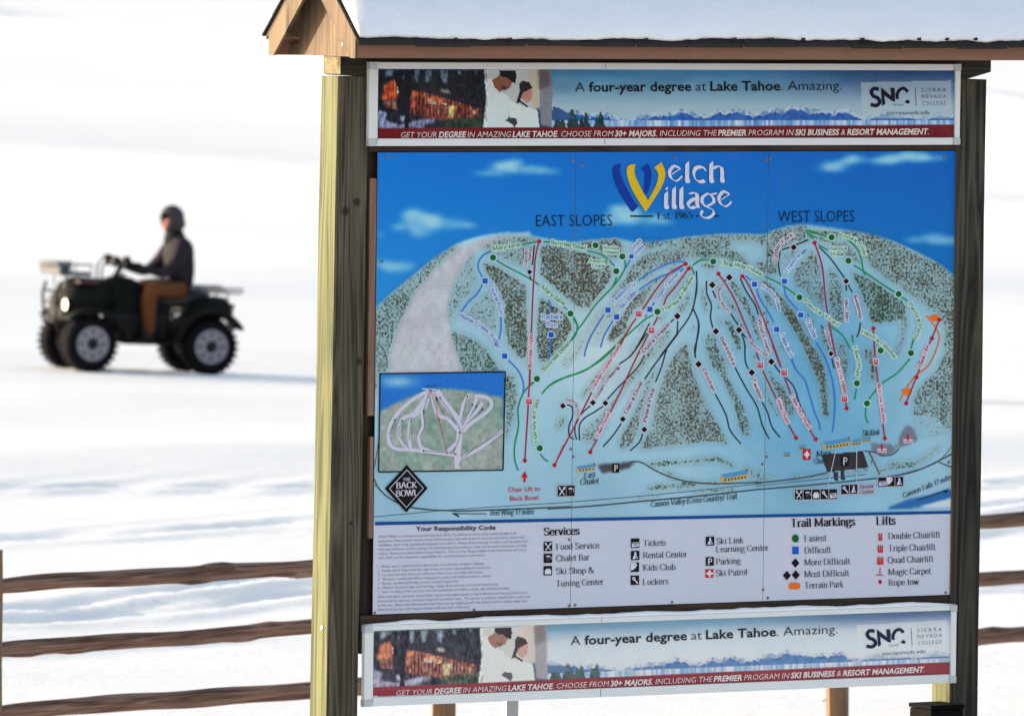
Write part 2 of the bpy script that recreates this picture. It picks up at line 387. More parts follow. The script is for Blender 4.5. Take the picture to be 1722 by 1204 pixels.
# ------------------------------------------------------------------ painting on a fine grid (for the printed pictures)
def inpoly(X, Y, P):
    m = np.zeros(X.shape, bool); n = len(P); bx = [p[0] for p in P]; by = [p[1] for p in P]
    sel = (X >= min(bx)) & (X <= max(bx)) & (Y >= min(by)) & (Y <= max(by)); x = X[sel]; y = Y[sel]; r = np.zeros(x.shape, bool)
    for i in range(n):
        x1, y1 = P[i]; x2, y2 = P[(i + 1) % n]
        if y1 == y2: continue
        c = ((y1 > y) != (y2 > y)) & (x < (x2 - x1) * (y - y1) / (y2 - y1) + x1); r ^= c
    m[sel] = r; return m
def blur(M, r):
    r = int(r)
    if r < 1: return M
    for ax in (0, 1):
        for _ in range(2):
            P = np.pad(M, [(r + 1, r) if a == ax else (0, 0) for a in (0, 1)], mode='edge'); C = np.cumsum(P, axis=ax)
            k = 2 * r + 1; M = (np.take(C, range(k, C.shape[ax]), ax) - np.take(C, range(0, C.shape[ax] - k), ax)) / k
    return M
def vnoise(sh, cell, seed=0, oct_=3):
    r = np.random.default_rng(seed); out = np.zeros(sh); amp = 1; tot = 0
    for o in range(oct_):
        cx = cell[0] / 2 ** o; cy = cell[1] / 2 ** o; g = r.random((int(sh[0] / cy) + 3, int(sh[1] / cx) + 3))
        yy = np.arange(sh[0]) / cy; xx = np.arange(sh[1]) / cx; i = yy.astype(int); j = xx.astype(int)
        fy = (yy - i)[:, None]; fx = (xx - j)[None]; fy = fy * fy * (3 - 2 * fy); fx = fx * fx * (3 - 2 * fx)
        out += amp * ((g[i][:, j] * (1 - fy) + g[i + 1][:, j] * fy) * (1 - fx) + (g[i][:, j + 1] * (1 - fy) + g[i + 1][:, j + 1] * fy) * fx); tot += amp; amp *= 0.5
    return out / tot
def srgb2lin(A): A = np.clip(A, 0, 255) / 255; return np.where(A <= 0.04045, A / 12.92, ((A + 0.055) / 1.055) ** 2.4)
def set_color(me, name, arr):
    a = me.color_attributes.new(name, 'FLOAT_COLOR', 'POINT')
    d = np.ones((arr.shape[0], 4), np.float32); d[:, :arr.shape[1]] = arr; a.data.foreach_set('color', d.ravel())
KS = np.array([0.85, 0.90, 0.98])        # shade light on a white board, per channel
def ink(c):
    """ink colour from the colour the print shows in open shade"""
    l = srgb2lin(np.array(c, float)) / KS * 0.8 / 0.8
    return tuple(np.clip(l, 0.004, 0.85)) + (1,)
INKS = {}
def ink_mat(c):
    if c not in INKS:
        n = 'print_ink_%d' % len(INKS); t = NT(n, 0.6, 0.12)
        f = t.noise(t.tc.outputs['Object'], 60, 2); k = ink(c)
        INKS[c] = t.col(t.mix(f, tuple(x * 0.94 for x in k[:3]) + (1,), tuple(min(1, x * 1.05) for x in k[:3]) + (1,)))
    return INKS[c]
# ------------------------------------------------------------------ the snow-covered ground
def snow_mat(name, coarse=1.0, col=(.725, .733, .755, 1)):
    t = NT(name, 0.65, 0.15); o = t.tc.outputs['Object']
    n1 = t.noise(t.coord((0.6, 1.6, 1)), 1.3 * coarse, 5, 0.6); n2 = t.noise(o, 40 * coarse, 3)
    n3 = t.noise(t.coord((0.35, 1.0, 1)), 0.22 * coarse, 4, 0.55)
    c = t.mix(t.mr(n1, 0.35, 0.7), tuple(x * .965 for x in col[:3]) + (1,), col); c = t.mix(t.mr(n3, .5, .72, 0, .6), c, (col[0] * .93, col[1] * .955, col[2] * .99, 1))
    h = t.math('ADD', t.math('MULTIPLY', n1, 0.8), t.math('MULTIPLY', n2, 0.25)); h = t.math('ADD', h, t.math('MULTIPLY', t.noise(o, 5.5 * coarse, 3, .6), .45)); t.bump(h, 0.24, 0.05)
    return t.col(c)
M_SNOW = snow_mat('snow')
def axis_lines(lo, hi, step, far, g=1.09):
    a = list(np.arange(lo, hi, step)); s = step; v = hi
    while v < far: a.append(v); s *= g; v += s
    s = step; v = lo - step; b = []
    while v > -far: b.append(v); s *= g; v -= s
    return np.array(b[::-1] + a)
QX, QD, QA = -4.06, 92.2, math.radians(20)      # where the quad bike stands, and its heading from the frontal line
def ground_z(X, D):
    z = np.interp(D, [-8000, 30, 37, 43, 60, 95, 200, 400, 700, 1200, 2500, 8000], [-.3, -.3, -.32, -.5, -.75, -1.18, -2.0, -2.5, -1.2, 14, 85, 500])
    r = np.random.default_rng(3)
    for i in range(46):
        wl = 2.2 * 1.13 ** i; ang = r.normal(1.35, 0.35); k = 2 * np.pi / wl; ph = r.random() * 6.28
        amp = 0.0012 * wl ** 0.95 * np.where(D < 80, .7, 1.0) * np.exp(-(D / (wl * 45)) ** 2)
        if wl > 25: amp = amp * np.clip((D - 110) / 150, 0, 1)
        if wl > 90: amp = amp * 0.5
        z = z + amp * np.sin(k * (X * np.cos(ang) + D * np.sin(ang)) + ph) * np.where(D > 39, 1, .2)
    # wheel tracks crossing behind the fence, and low drifts
    for (xa, da, xb, db, wd, dp) in ((-3.1, 53.2, -1.2, 56.6, .16, .055), (-3.1, 54.9, -1.2, 58.3, .16, .05), (-3.3, 50.6, -1.0, 53.1, .2, .05), (-3.1, 63, -1.0, 65.5, .25, .03), (1.8, 71, 6, 72.5, .3, .06)):
        L = math.hypot(xb - xa, db - da); q = ((X - xa) * (db - da) - (D - da) * (xb - xa)) / L
        wob = 0.07 * np.sin(X * 2.3 + da) + 0.04 * np.sin(X * 7.1)
        q = q + wob; z = z - dp * (1 + .5 * np.sin(X * 3.1 + D)) * np.exp(-(q / wd) ** 2) + dp * .55 * np.exp(-((q - wd * 2.1) / wd) ** 2) + .011 * np.exp(-(q / (wd * 3.5)) ** 2) * (np.sin(X * 19 + D * 7) * np.sin(X * 5 - D * 11) + .7 * np.sin(X * 9.3 - D * 5.1))
    for (x0, d0, sl, w, a) in ((-3.5, 73, .9, 3.4, .12), (-3, 86.5, .4, 3.0, .07), (-25, 480, -6.4, 26, 1.6), (4, 130, .8, 9, .35), (-4, 190, -2.0, 16, .5), (5, 78, .5, 3, .15)):
        a *= .8; q = D - d0 - sl * (X - x0); z = z + a * np.exp(-(q / w) ** 2) * np.exp(-((X - x0) / (w * 4)) ** 2)
    near = np.exp(-((D - QD) / 9) ** 2) * np.exp(-((X - QX) / 9) ** 2); z = z - .030 * (X - QX) * near
    ex, ed = math.cos(QA), -math.sin(QA)          # the quad came from this side, leaving two ruts
    for o in (.40, -.40):
        u = (X - QX) * ex + (D - QD) * ed; q = (X - QX) * ed - (D - QD) * ex - o
        z = z - .028 * np.exp(-(q / .10) ** 4) * (u > -.75) * near + .020 * np.exp(-((np.abs(q) - .17) / .06) ** 2) * (u > -.7) * near
    return z
gx = axis_lines(-7, 8, 0.12, 5000); gd = axis_lines(40, 112, 0.12, 6000, 1.035)
gd = gd[gd > -400]
XX, DD = np.meshgrid(gx, gd); ZZ = ground_z(XX, DD)
def ground_at(x, y): return float(ground_z(np.array([x - CAM.x]), np.array([y - CAM.y]))[0])
ny_, nx_ = XX.shape
V = np.stack([XX + CAM.x, DD + CAM.y, ZZ], -1).reshape(-1, 3)
idx = np.arange(ny_ * nx_).reshape(ny_, nx_)
F = np.stack([idx[:-1, :-1], idx[:-1, 1:], idx[1:, 1:], idx[1:, :-1]], -1).reshape(-1, 4)
def fastmesh(name, V, F, mats, parent=None, smooth=True):
    me = bpy.data.meshes.new(name); me.vertices.add(len(V)); me.vertices.foreach_set('co', np.asarray(V, np.float32).ravel())
    me.loops.add(F.size); me.loops.foreach_set('vertex_index', F.astype(np.int32).ravel()); me.polygons.add(len(F))
    me.polygons.foreach_set('loop_start', np.arange(0, F.size, 4, dtype=np.int32)); me.polygons.foreach_set('loop_total', np.full(len(F), 4, np.int32))
    if smooth: me.polygons.foreach_set('use_smooth', np.ones(len(F), bool))
    for m in mats: me.materials.append(m)
    me.update(calc_edges=True); me.validate()
    o = bpy.data.objects.new(name, me); COL.objects.link(o)
    if parent: o.parent = parent
    return o
tag(fastmesh('snow_ground', V, F, [M_SNOW]), kind='structure')

# ------------------------------------------------------------------ the kiosk
M_POST = wood('treated_lit_post_wood', (.030, .032, .012, 1), (.098, .104, .038, 1), (.150, .152, .066, 1), 'z', 26, con=.9)  # yellow-green post sides, a brighter copy with the sunlight put into the colour
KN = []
M_POSTL = wood('weathered_shaded_wood_left', (.014, .009, .007, 1), (.074, .056, .037, 1), (.135, .112, .076, 1), 'z', 26,
               knots=[(*(lambda q: (q[0], -.013, q[1]))(loc(px, py, -.013)), r) for px, py, r in ((581, 356, .019), (600, 340, .018), (604, 608, .014), (590, 880, .009))], con=.72)  # left post front: browner weathered wood, its shade also painted into the colour
M_POSTR = wood('weathered_shaded_wood_right', (.009, .006, .005, 1), (.042, .032, .022, 1), (.082, .066, .047, 1), 'z', 20, con=.9)  # right post front: weathered brown, darkened further to paint in its shade
M_TAN = wood('plywood_tan', (.070, .040, .022, 1), (.155, .105, .060, 1), (.195, .140, .084, 1), 'z', 9, bump=.06, stretch=.12)
M_FASC = plain('fascia_brown', (.255, .122, .075, 1), 0.6, .25, var=.07, scale=18)
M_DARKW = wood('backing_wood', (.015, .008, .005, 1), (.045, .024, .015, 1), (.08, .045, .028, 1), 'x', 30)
M_REDW = wood('batten_wood', (.12, .055, .035, 1), (.24, .125, .085, 1), (.33, .19, .13, 1), 'z', 40)
M_SHIN = plain('asphalt_shingle', (.035, .03, .028, 1), .95, .1, var=.5, scale=160)
M_ALU = plain('aluminium_frame', (.74, .72, .70, 1), .38, .5, .0, var=.04, scale=8)
M_ALUJ = plain('aluminium_corner', (.50, .50, .51, 1), .4, .5, .0, var=.1, scale=30)
M_BLACK = plain('black_paint', (.004, .003, .0035, 1), .8, .05)
M_STEEL = plain('galvanised_steel', (.42, .44, .46, 1), .4, .5, .5, var=.1)
kiosk = empty('information_kiosk', 'open timber kiosk with two thick square posts under a small gabled roof', 'kiosk', (0, 0, 0), TH)
PF, PB = -.013, .127                    # front and back faces of the posts
def post(pxt, pyt, pxb, pyb, zt, w, mat):
    (xa, za), (xb, zb) = loc(pxt, pyt, PF), loc(pxb, pyb, PF)
    k = (xb - xa) / (zb - za); f = lambda z: xa + k * (z - za)
    bm = bmesh.new(); zs = [-.75, .2, .8, 1.4, 2.0, 2.5, zt]; R = []
    for i, z in enumerate(zs):
        j = 0.0018 * math.sin(i * 2.1 + w * 50)
        c = .005
        q = [(f(z) + j + c, PF), (f(z) + w + j - c, PF), (f(z) + w + j, PF + c), (f(z) + w + j, PB - c), (f(z) + w + j - c, PB), (f(z) + j + c, PB), (f(z) + j, PB - c), (f(z) + j, PF + c)]
        R.append([bm.verts.new((a, b, z)) for a, b in q])
    for i in range(len(zs) - 1):
        for k2 in range(8): bm.faces.new((R[i][k2], R[i][(k2 + 1) % 8], R[i + 1][(k2 + 1) % 8], R[i + 1][k2]))
    bm.faces.new(R[0][::-1]); bm.faces.new(R[-1])
    o = frombm('post', bm, mat, kiosk)
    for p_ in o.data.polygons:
        if abs(p_.normal.x) > .9: p_.material_index = 1  # sides take the lit tone, fronts keep the shaded one
    return o, f
zpl = loc(569, 129, PF)[1]; zpr = loc(1640, 134, PF)[1]
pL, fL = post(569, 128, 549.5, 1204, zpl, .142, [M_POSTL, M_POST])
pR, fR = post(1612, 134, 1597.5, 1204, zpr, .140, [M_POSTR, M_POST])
pL['label'] = 'greenish treated post at the gable end'; pR['label'] = 'weathered post, its front painted darker for shade'
# header beam resting on both posts, its ends planed up a little
zb = loc(620, 127, PF)[1]; xb0 = loc(573, 110, PF)[0]; xb1 = loc(1667, 110, PF)[0]
bt = zb + .14
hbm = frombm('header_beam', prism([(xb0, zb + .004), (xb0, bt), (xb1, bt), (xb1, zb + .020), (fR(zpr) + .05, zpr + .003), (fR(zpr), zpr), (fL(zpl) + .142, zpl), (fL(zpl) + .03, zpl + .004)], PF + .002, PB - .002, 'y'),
       wood('shaded_beam_wood', (.010, .008, .005, 1), (.028, .022, .014, 1), (.055, .045, .028, 1), 'x', 24, knots=[(xb0, -.005, zb + .06, .022)]), kiosk)  # near-black front: the shade under the roof is put into this colour
hbm.data.materials.append(wood('lit_beam_end_grain', (.07, .045, .02, 1), (.16, .125, .06, 1), (.21, .18, .09, 1), 'x', 24, knots=[(xb0, -.012, zb + .055, .03)]))  # left end only: paler copy, sunlight on the cut end put into the colour
for p_ in hbm.data.polygons:
    if p_.normal.x < -.9: p_.material_index = 1
# roof
RF, RB = -.30, .40; xG = loc(597, 98, RF)[0]; xE = 2.743 - xG - .02
zf0 = loc(597, 98, RF)[1]; zf1 = loc(597, 71, RF)[1]
RM = (RF + RB) / 2; sl = math.tan(math.radians(43.5)); ze = loc(600, 64, RF - .02)[1]
def roof_z(y, lift=0.0): return ze + (min(y - (RF - .02), (RB + .02) - y)) * sl + lift
frombm('fascia_board', box(xG + .012, xE - .012, RF, RF + .022, zf0, zf1, .002), M_FASC, kiosk)
frombm('fascia_board', box(xG + .012, xE - .012, RB - .022, RB, zf0, zf1, .002), M_FASC, kiosk)
zr = roof_z(RM)
for s in (0, 1):     # roof decks
    y0, y1 = (RF - .02, RM) if s == 0 else (RB + .02, RM)
    th = .014
    bm = prism([(y0, ze), (y1, zr), (y1, zr - th * 1.5), (y0, ze - th * 1.2)], xG, xE, 'x'); frombm('roof_deck', bm, M_TAN, kiosk)
RW = .105
for xr, s0 in ((xG, 1), (xE, -1)):       # rake boards and recessed gable walls at both ends
    for far in (0, 1):
        y0 = RB - .001 if far else RF + .001; sg = -1 if far else 1
        zt = ze - .017 + .02 * sl
        pts = [(y0, zf0 - .001), (y0, zt), (RM, zt + abs(RM - y0) * sl), (RM, zt + abs(RM - y0) * sl - .125 * sl * 1.0), (y0 + sg * ((zf0 - (zt - .125 * sl)) / sl), zf0 - .001)]
        frombm('rake_board', prism(pts, xr + s0 * .001, xr + s0 * .012, 'x'), M_TAN, kiosk)
    q = xr + s0 * .085; zt = ze - .019 + .02 * sl
    g = frombm('gable_panel', prism([(RB - .024, zf0 + .002), (RF + .024, zf0 + .002), (RF + .024, zt + .02), (RM, zt + (RM - RF) * sl - .004), (RB - .10, zt + .10 * sl), (RB - .10, zf0 + .045), (RB - .024, zf0 + .045)], q, q + s0 * .010, 'x'), M_TAN, kiosk)
for px, py in ((534, 74), (554, 76)):
    x, z = xG + .083, loc(px, py, .1)[1]
    yy = RF + (597 - px) / 218 - .04
    frombm('nail_head', xf(lathe([(-.001, .006), (.001, .005)], 8, 'x'), (x, yy, z)), M_STEEL, kiosk)
frombm('rafter_tail', box(xG + .03, xG + .075, RF + .002, RF + .2, zf1 + .001, zf1 + .006), M_TAN, kiosk)
# shingles: the lowest course tab by tab, the rest joined
nx = 13; tw = (xE - xG + .02) / nx; sh_me = None
for k in range(nx):
    x = xG - .012 + k * tw
    if sh_me is None:
        bm = prism([(RF - .045, -.018), (RF - .045, -.004), (RF + .11, -.003 + .155 * sl), (RF + .11, -.010 + .155 * sl)], .0006, tw - .0006, 'x')
        bmesh.ops.bevel(bm, geom=[e for e in bm.edges if abs(e.verts[0].co.x - e.verts[1].co.x) < 1e-6], offset=.003, segments=1, affect='EDGES')
        o = frombm('shingle', bm, M_SHIN, kiosk); sh_me = o.data
    else: o = bpy.data.objects.new('shingle', sh_me); COL.objects.link(o); o.parent = kiosk
    o.location = (x, random.uniform(-.004, .004), ze - .012 + random.uniform(-.001, .003)); o.rotation_euler = (random.uniform(-.015, .015), random.uniform(-.004, .004), 0)
bms = []
for s in (0, 1):
    for c in range(1, 5):
        d = c * .085
        y0, y1 = (RF - .03 + d, min(RF - .03 + d + .11, RM)) if s == 0 else (RB + .03 - (c - 1) * .085, max(RB + .03 - (c - 1) * .085 - .11, RM))
        for k in range(nx):
            x = xG - .012 + (k + .5 * (c % 2)) * tw - (tw / 2 if c % 2 and k == 0 else 0)
            xa, xc = max(xG - .012, x), min(xE + .012, x + tw - .006)
            bms.append(prism([(y0, roof_z(y0, .004)), (y0, roof_z(y0, .012)), (y1, roof_z(y1, .007)), (y1, roof_z(y1, .001))], xa, xc, 'x'))
o = frombm('shingles', join(bms), M_SHIN, kiosk); o['kind'] = 'stuff'
# little curled bits of the shingle edge
for px, dz in ((765, .006), (857, .004), (1235, .006), (1350, .004), (1450, .004), (1545, .005), (1592, .005), (1640, .006), (1086, .004), (1298, .005)):
    x, z = loc(px, 62, RF - .05)
    frombm('shingle_corner', xf(hexa([(0, 0, 0), (.016, 0, 0), (.012, .02, .005), (0, .02, .005), (.004, -.006, dz), (.012, -.004, dz + .008), (.010, .014, .012), (.003, .014, .010)], .001), (x, RF - .046, z - .017)), M_SHIN, kiosk)
frombm('shingle_corner', xf(hexa([(0, 0, 0), (.02, 0, 0), (.03, .01, .02), (0, .02, .012), (0, 0, .004), (.02, 0, .006), (.034, .01, .026), (0, .02, .018)], .001), (xG + .01, RF + .085, roof_z(RF + .085, .02))), M_SHIN, kiosk)
# snow blanket on the roof
def roof_snow():
    nu, nv = 360, 46; x0, x1 = xG + .002, xE - .004
    us = np.linspace(0, 1, nu); vs = np.linspace(0, 1, nv)
    U, Vv = np.meshgrid(us, vs); X = x0 + U * (x1 - x0)
    rag = (vnoise((1, nu), (14, 1), 5, 4)[0] - .5) * .028
    yf = RF - .040 + rag * .8 + .006; yb = RB + .01 - rag
    Y = yf[None] + Vv * (yb - yf)[None]
    n = vnoise((nv, nu), (60, 16), 8, 3) - .5; fine = vnoise((nv, nu), (9, 7), 9, 2) - .5
    edge = np.minimum(np.minimum(Vv, 1 - Vv) * 14, 1) ** .5 * np.minimum(np.minimum(U, 1 - U) * 60 + .05, 1) ** .5
    T = (.048 + .022 * n + .004 * fine) * edge + .004
    D = np.minimum(Y - (RF - .030), (RB + .02) - Y); top = np.minimum(D * sl, (RM - RF) * sl - .01 + .0 * D)
    Z = ze + .012 + top + T * 1.25
    P = np.stack([X, Y, Z], -1).reshape(-1, 3); id_ = np.arange(nv * nu).reshape(nv, nu)
    F = np.stack([id_[:-1, :-1], id_[:-1, 1:], id_[1:, 1:], id_[1:, :-1]], -1).reshape(-1, 4)
    # underside closes the blanket
    Zb = ze + .004 + np.minimum(D * sl, 9) * 1.0
    B = np.stack([X, Y, Zb], -1).reshape(-1, 3); m = len(P)
    Fb = F[:, ::-1] + m
    ring = np.concatenate([id_[0, :], id_[1:, -1], id_[-1, -2::-1], id_[-2:0:-1, 0]]); r2 = np.roll(ring, -1)
    Fs = np.stack([ring, ring + m, r2 + m, r2], -1)
    o = fastmesh('roof_snow', np.concatenate([P, B]), np.concatenate([F, Fb, Fs]), [M_SNOWR])
    o.rotation_euler = (0, 0, TH)
    tag(o, 'smooth blanket of white snow lying on the kiosk roof', 'snow', kind='stuff')
M_SNOWR = snow_mat('roof_snow_surface', 6, (.93, .885, .905, 1))
roof_snow()
# backing boards behind the map and banners
W_, H_ = 2.743, 1.829; ZM = .95
(bx0, _), (bx1, _) = loc(613, 600, .012), loc(1609, 600, .012)
def bz(py, px=1100, y=.01): return loc(px, py, y)[1]
zTop = zb - .004
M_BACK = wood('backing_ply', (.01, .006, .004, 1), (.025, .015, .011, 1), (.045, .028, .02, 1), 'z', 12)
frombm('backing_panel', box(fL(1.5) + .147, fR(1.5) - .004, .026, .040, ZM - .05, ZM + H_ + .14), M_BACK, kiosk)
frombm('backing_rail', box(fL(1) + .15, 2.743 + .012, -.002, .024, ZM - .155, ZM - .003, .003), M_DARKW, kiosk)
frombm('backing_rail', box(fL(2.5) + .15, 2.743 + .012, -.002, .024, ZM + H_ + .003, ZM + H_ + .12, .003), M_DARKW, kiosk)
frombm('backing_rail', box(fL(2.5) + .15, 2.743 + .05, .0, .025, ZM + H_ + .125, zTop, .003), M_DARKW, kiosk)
for (pa, pb) in ((300, 699), (734, 905)):      # reddish battens beside the left map edge
    x, _ = loc(622, pa, .003); x1 = -.003; za, zc = loc(630, pa, 0)[1], loc(630, pb, 0)[1]
    frombm('side_batten', box(x, x1, .002, .024, zc, za, .002), M_REDW, kiosk)
frombm('side_batten', box(W_ + .003, fR(1.8) - .001, -.004, .024, ZM + .0, ZM + H_ - .05, .002), M_REDW, kiosk)
frombm('bolt_head', xf(lathe([(0, .011), (-.004, .010), (-.006, .006)], 10, 'x'), (fL(loc(537, 1056, .03)[1]), .005 + .03, loc(537, 1056, .03)[1])), M_STEEL, kiosk)

# ------------------------------------------------------------------ split rail fence
fence = empty('split_rail_fence', 'three-rail split wood fence standing in snow behind the kiosk', 'fence')
A, B = at(0, 985, 41.0), at(1690, 871, 46.55)
fd = Vector((B.x - A.x, B.y - A.y, 0)); LF = fd.length; fd.normalize()
def fence_t(px):
    d = ray(px, 1000); n = Vector((fd.y, -fd.x)); a2 = Vector((A.x - CAM.x, A.y - CAM.y)); d2 = Vector((d.x, d.y))
    t = a2.dot(n) / d2.dot(n); p = CAM + d * t; return (Vector((p.x - A.x, p.y - A.y, 0))).dot(fd)
M_RAIL = wood('weathered_rail_wood', (.05, .02, .012, 1), (.185, .092, .060, 1), (.30, .175, .125, 1), 'x', 24, knots=(), con=.8)
M_FPOST = wood('fence_post_wood', (.08, .04, .018, 1), (.19, .105, .052, 1), (.26, .16, .09, 1), 'z', 22)
def fz(px, py):
    """height of a pixel on the fence line"""
    t = fence_t(px); P = A + fd * t; d = ray(px, py); k = (P.y - CAM.y) / d.y; return (CAM + d * k).z
tp = [fence_t(-16), fence_t(748), fence_t(1413)]; tp = [2 * tp[0] - tp[1]] + tp + [2 * tp[2] - tp[1], 3 * tp[2] - 2 * tp[1]]
FR = Matrix.Rotation(math.atan2(fd.y, fd.x), 4, 'Z'); rzf = math.atan2(fd.y, fd.x)
rows = [((0, 986.5), (520, 951), (1690, 875)), ((0, 1091), (520, 1056), (1690, 970)), ((0, 1196), (520, 1163), (1690, 1067))]
ptop = fz(0, 928)
def fence_post(t, lean=0.0):
    P = A + fd * t; g = ground_at(P.x, P.y); bm = bmesh.new(); rings = []; r = random.Random(int(t * 100))
    zs = np.linspace(-.4, ptop - g + r.uniform(-.02, .02), 9)
    sh = [(r.uniform(.85, 1.1)) for _ in range(10)]
    for i, z in enumerate(zs):
        rad = .066 - .004 * i / 8 + r.uniform(-.0025, .0025); ring = []
        for k in range(10):
            q = 2 * math.pi * k / 10; ring.append(bm.verts.new((rad * 1.15 * sh[k] * math.cos(q) + lean * z, rad * .85 * sh[k] * math.sin(q), z)))
        rings.append(ring)
    for i in range(8):
        for k in range(10): bm.faces.new((rings[i][k], rings[i][(k + 1) % 10], rings[i + 1][(k + 1) % 10], rings[i + 1][k]))
    bm.faces.new(rings[0][::-1]); bm.faces.new(rings[-1])
    o = frombm('post', bm, M_FPOST, fence); o.location = (P.x, P.y, g); o.rotation_euler = (0, 0, rzf); return o
for i, t in enumerate(tp): fence_post(t, -.03 if i == 3 else .0)
def rail(ta, za, tb, zb_, seed, th=.038):
    r = random.Random(seed); P0 = A + fd * (ta - .07); P1 = A + fd * (tb + .07); L = tb - ta + .14
    n = 40; bm = bmesh.new(); rings = []; ph = [r.random() * 6.3 for _ in range(6)]
    kn = [(r.random(), r.uniform(.008, .016), r.choice((-1, 1))) for _ in range(4)]
    for i in range(n + 1):
        u = i / n; tap = min(1, .55 + 4.2 * min(u, 1 - u) * 1.6)
        c = .004 * math.sin(u * 5 + ph[0]) + .004 * math.sin(u * 17 + ph[1]); ring = []
        for k in range(8):
            q = 2 * math.pi * (k + .5) / 8; rr = th * (1.0 + .10 * math.sin(u * 9 + ph[2] + k) + .05 * math.sin(u * 31 + ph[3] + k * 2)) * (1.12 if k % 2 else .93)
            for (ku, ka, ks) in kn:
                if math.sin(q) * ks > .3: rr += ka * math.exp(-((u - ku) * L / .09) ** 2)
            ring.append(bm.verts.new((u * L, math.cos(q) * rr * .8 * tap, math.sin(q) * rr * (0.6 + .4 * tap) + c * .6)))
        rings.append(ring)
    for i in range(n):
        for k in range(8): bm.faces.new((rings[i][k], rings[i][(k + 1) % 8], rings[i + 1][(k + 1) % 8], rings[i + 1][k]))
    bm.faces.new(rings[0][::-1]); bm.faces.new(rings[-1])
    o = frombm('rail', bm, M_RAIL, fence, smooth=False); o.location = (P0.x, P0.y, za); o.rotation_euler = (0, -math.atan2(zb_ - za, L), rzf)
    return o
for ri, pts in enumerate(rows):
    tt = [fence_t(p[0]) for p in pts]; zz = [fz(*p) for p in pts]
    zf = lambda t: float(np.polyval(np.polyfit(tt, zz, 1), t))
    for i in range(len(tp) - 1): rail(tp[i], zf(tp[i]), tp[i + 1], zf(tp[i + 1]), ri * 10 + i, (.037, .035, .040)[ri])

# ------------------------------------------------------------------ small things under and beside the board
q = at(858, 1190, 36.6); gz = ground_at(q.x, q.y)
sp_ = empty('steel_post', 'grey square steel post standing under the lower banner', 'post', (q.x, q.y, gz), .35)
frombm('shaft', box(-.028, .028, -.028, .028, -.4, q.z - gz + .25, .004), M_STEEL, sp_)
frombm('cap', box(-.032, .032, -.032, .032, q.z - gz + .25, q.z - gz + .275, .004), M_BLACK, sp_)
x0, z1 = loc(1566, 1186, -.10); x1 = loc(1620, 1186, -.10)[0]; gz = ground_at((UX * x0 - NY * .02).x, (UX * x0 - NY * .02).y)
bxo = empty('metal_box', 'black metal box on the ground in front of the right kiosk post', 'metal box', tuple(UX * ((x0 + x1) / 2) + NY * (-.02)) , TH)
bxo.location.z = gz
w2 = (x1 - x0) / 2
frombm('body', box(-w2, w2, -.08, .08, -.15, z1 - gz - .02, .004), M_BLACK, bxo)
frombm('lid', box(-w2 - .004, w2 + .004, -.084, .084, z1 - gz - .018, z1 - gz, .004), M_BLACK, bxo)
tw_ = at(1387, 1204, 47.5); g = ground_at(tw_.x, tw_.y)
tips = at(1391, 1176, 47.5)
o = frombm('dry_stem', join([tube([(0, 0, -.05), (-.01, 0, (tips.z - g) * .5), (.012, 0, tips.z - g)], [.005, .004, .002], 6), tube([(-.005, 0, (tips.z - g) * .7), (.004, .01, (tips.z - g) * .85), (.03, .02, (tips.z - g) * .9)], [.003, .002, .0015], 5)]), plain('dry_stem_brown', (.10, .075, .045, 1), .8), None)
o.location = (tw_.x, tw_.y, g); tag(o, 'thin dry weed stem poking out of the snow left of a fence post', 'weed')
# ------------------------------------------------------------------ the trail map board
VA, VB, VC, VD, VE = (620, 250, 3.01), (1120, 250, 3.009), (620, 600, 4.3), (920, 600, 4.3), (1270, 600, 4.3)
V1, V2, V3, V4, V5 = (960, 400, 6.018), (920, 560, 5.735), (1150, 420, 6.018), (1150, 580, 6.6875), (1360, 380, 3.7625)
V6, V7, VL, VR, V0 = (900, 870, 6.623), (1320, 860, 6.15), (620, 860, 3.444), (1120, 850, 3.189), (0, 0, 1)
def TV(v, pts): return [(v[0] + x / v[2], v[1] + y / v[2]) for x, y in pts]
board = empty('trail_map_board', 'large blue and white ski trail map in three panels with a legend strip', 'trail map', (0, 0, 0), TH)
ridge = TV(VA, [(35, 805), (130, 720), (220, 645), (330, 556), (430, 492), (480, 470), (560, 452), (640, 438), (720, 430), (800, 428), (830, 440), (900, 455), (1000, 470), (1060, 470), (1130, 462), (1250, 452), (1330, 470), (1430, 480), (1505, 466)]) + \
    TV(VB, [(0, 465), (100, 448), (200, 438), (300, 430), (400, 432), (500, 434), (540, 415), (620, 390), (720, 385), (850, 402), (1000, 428), (1150, 468), (1260, 518), (1340, 558), (1400, 598), (1470, 650)]) 
mount = ridge + [(1640, 900), (600, 900), (620, 520)]
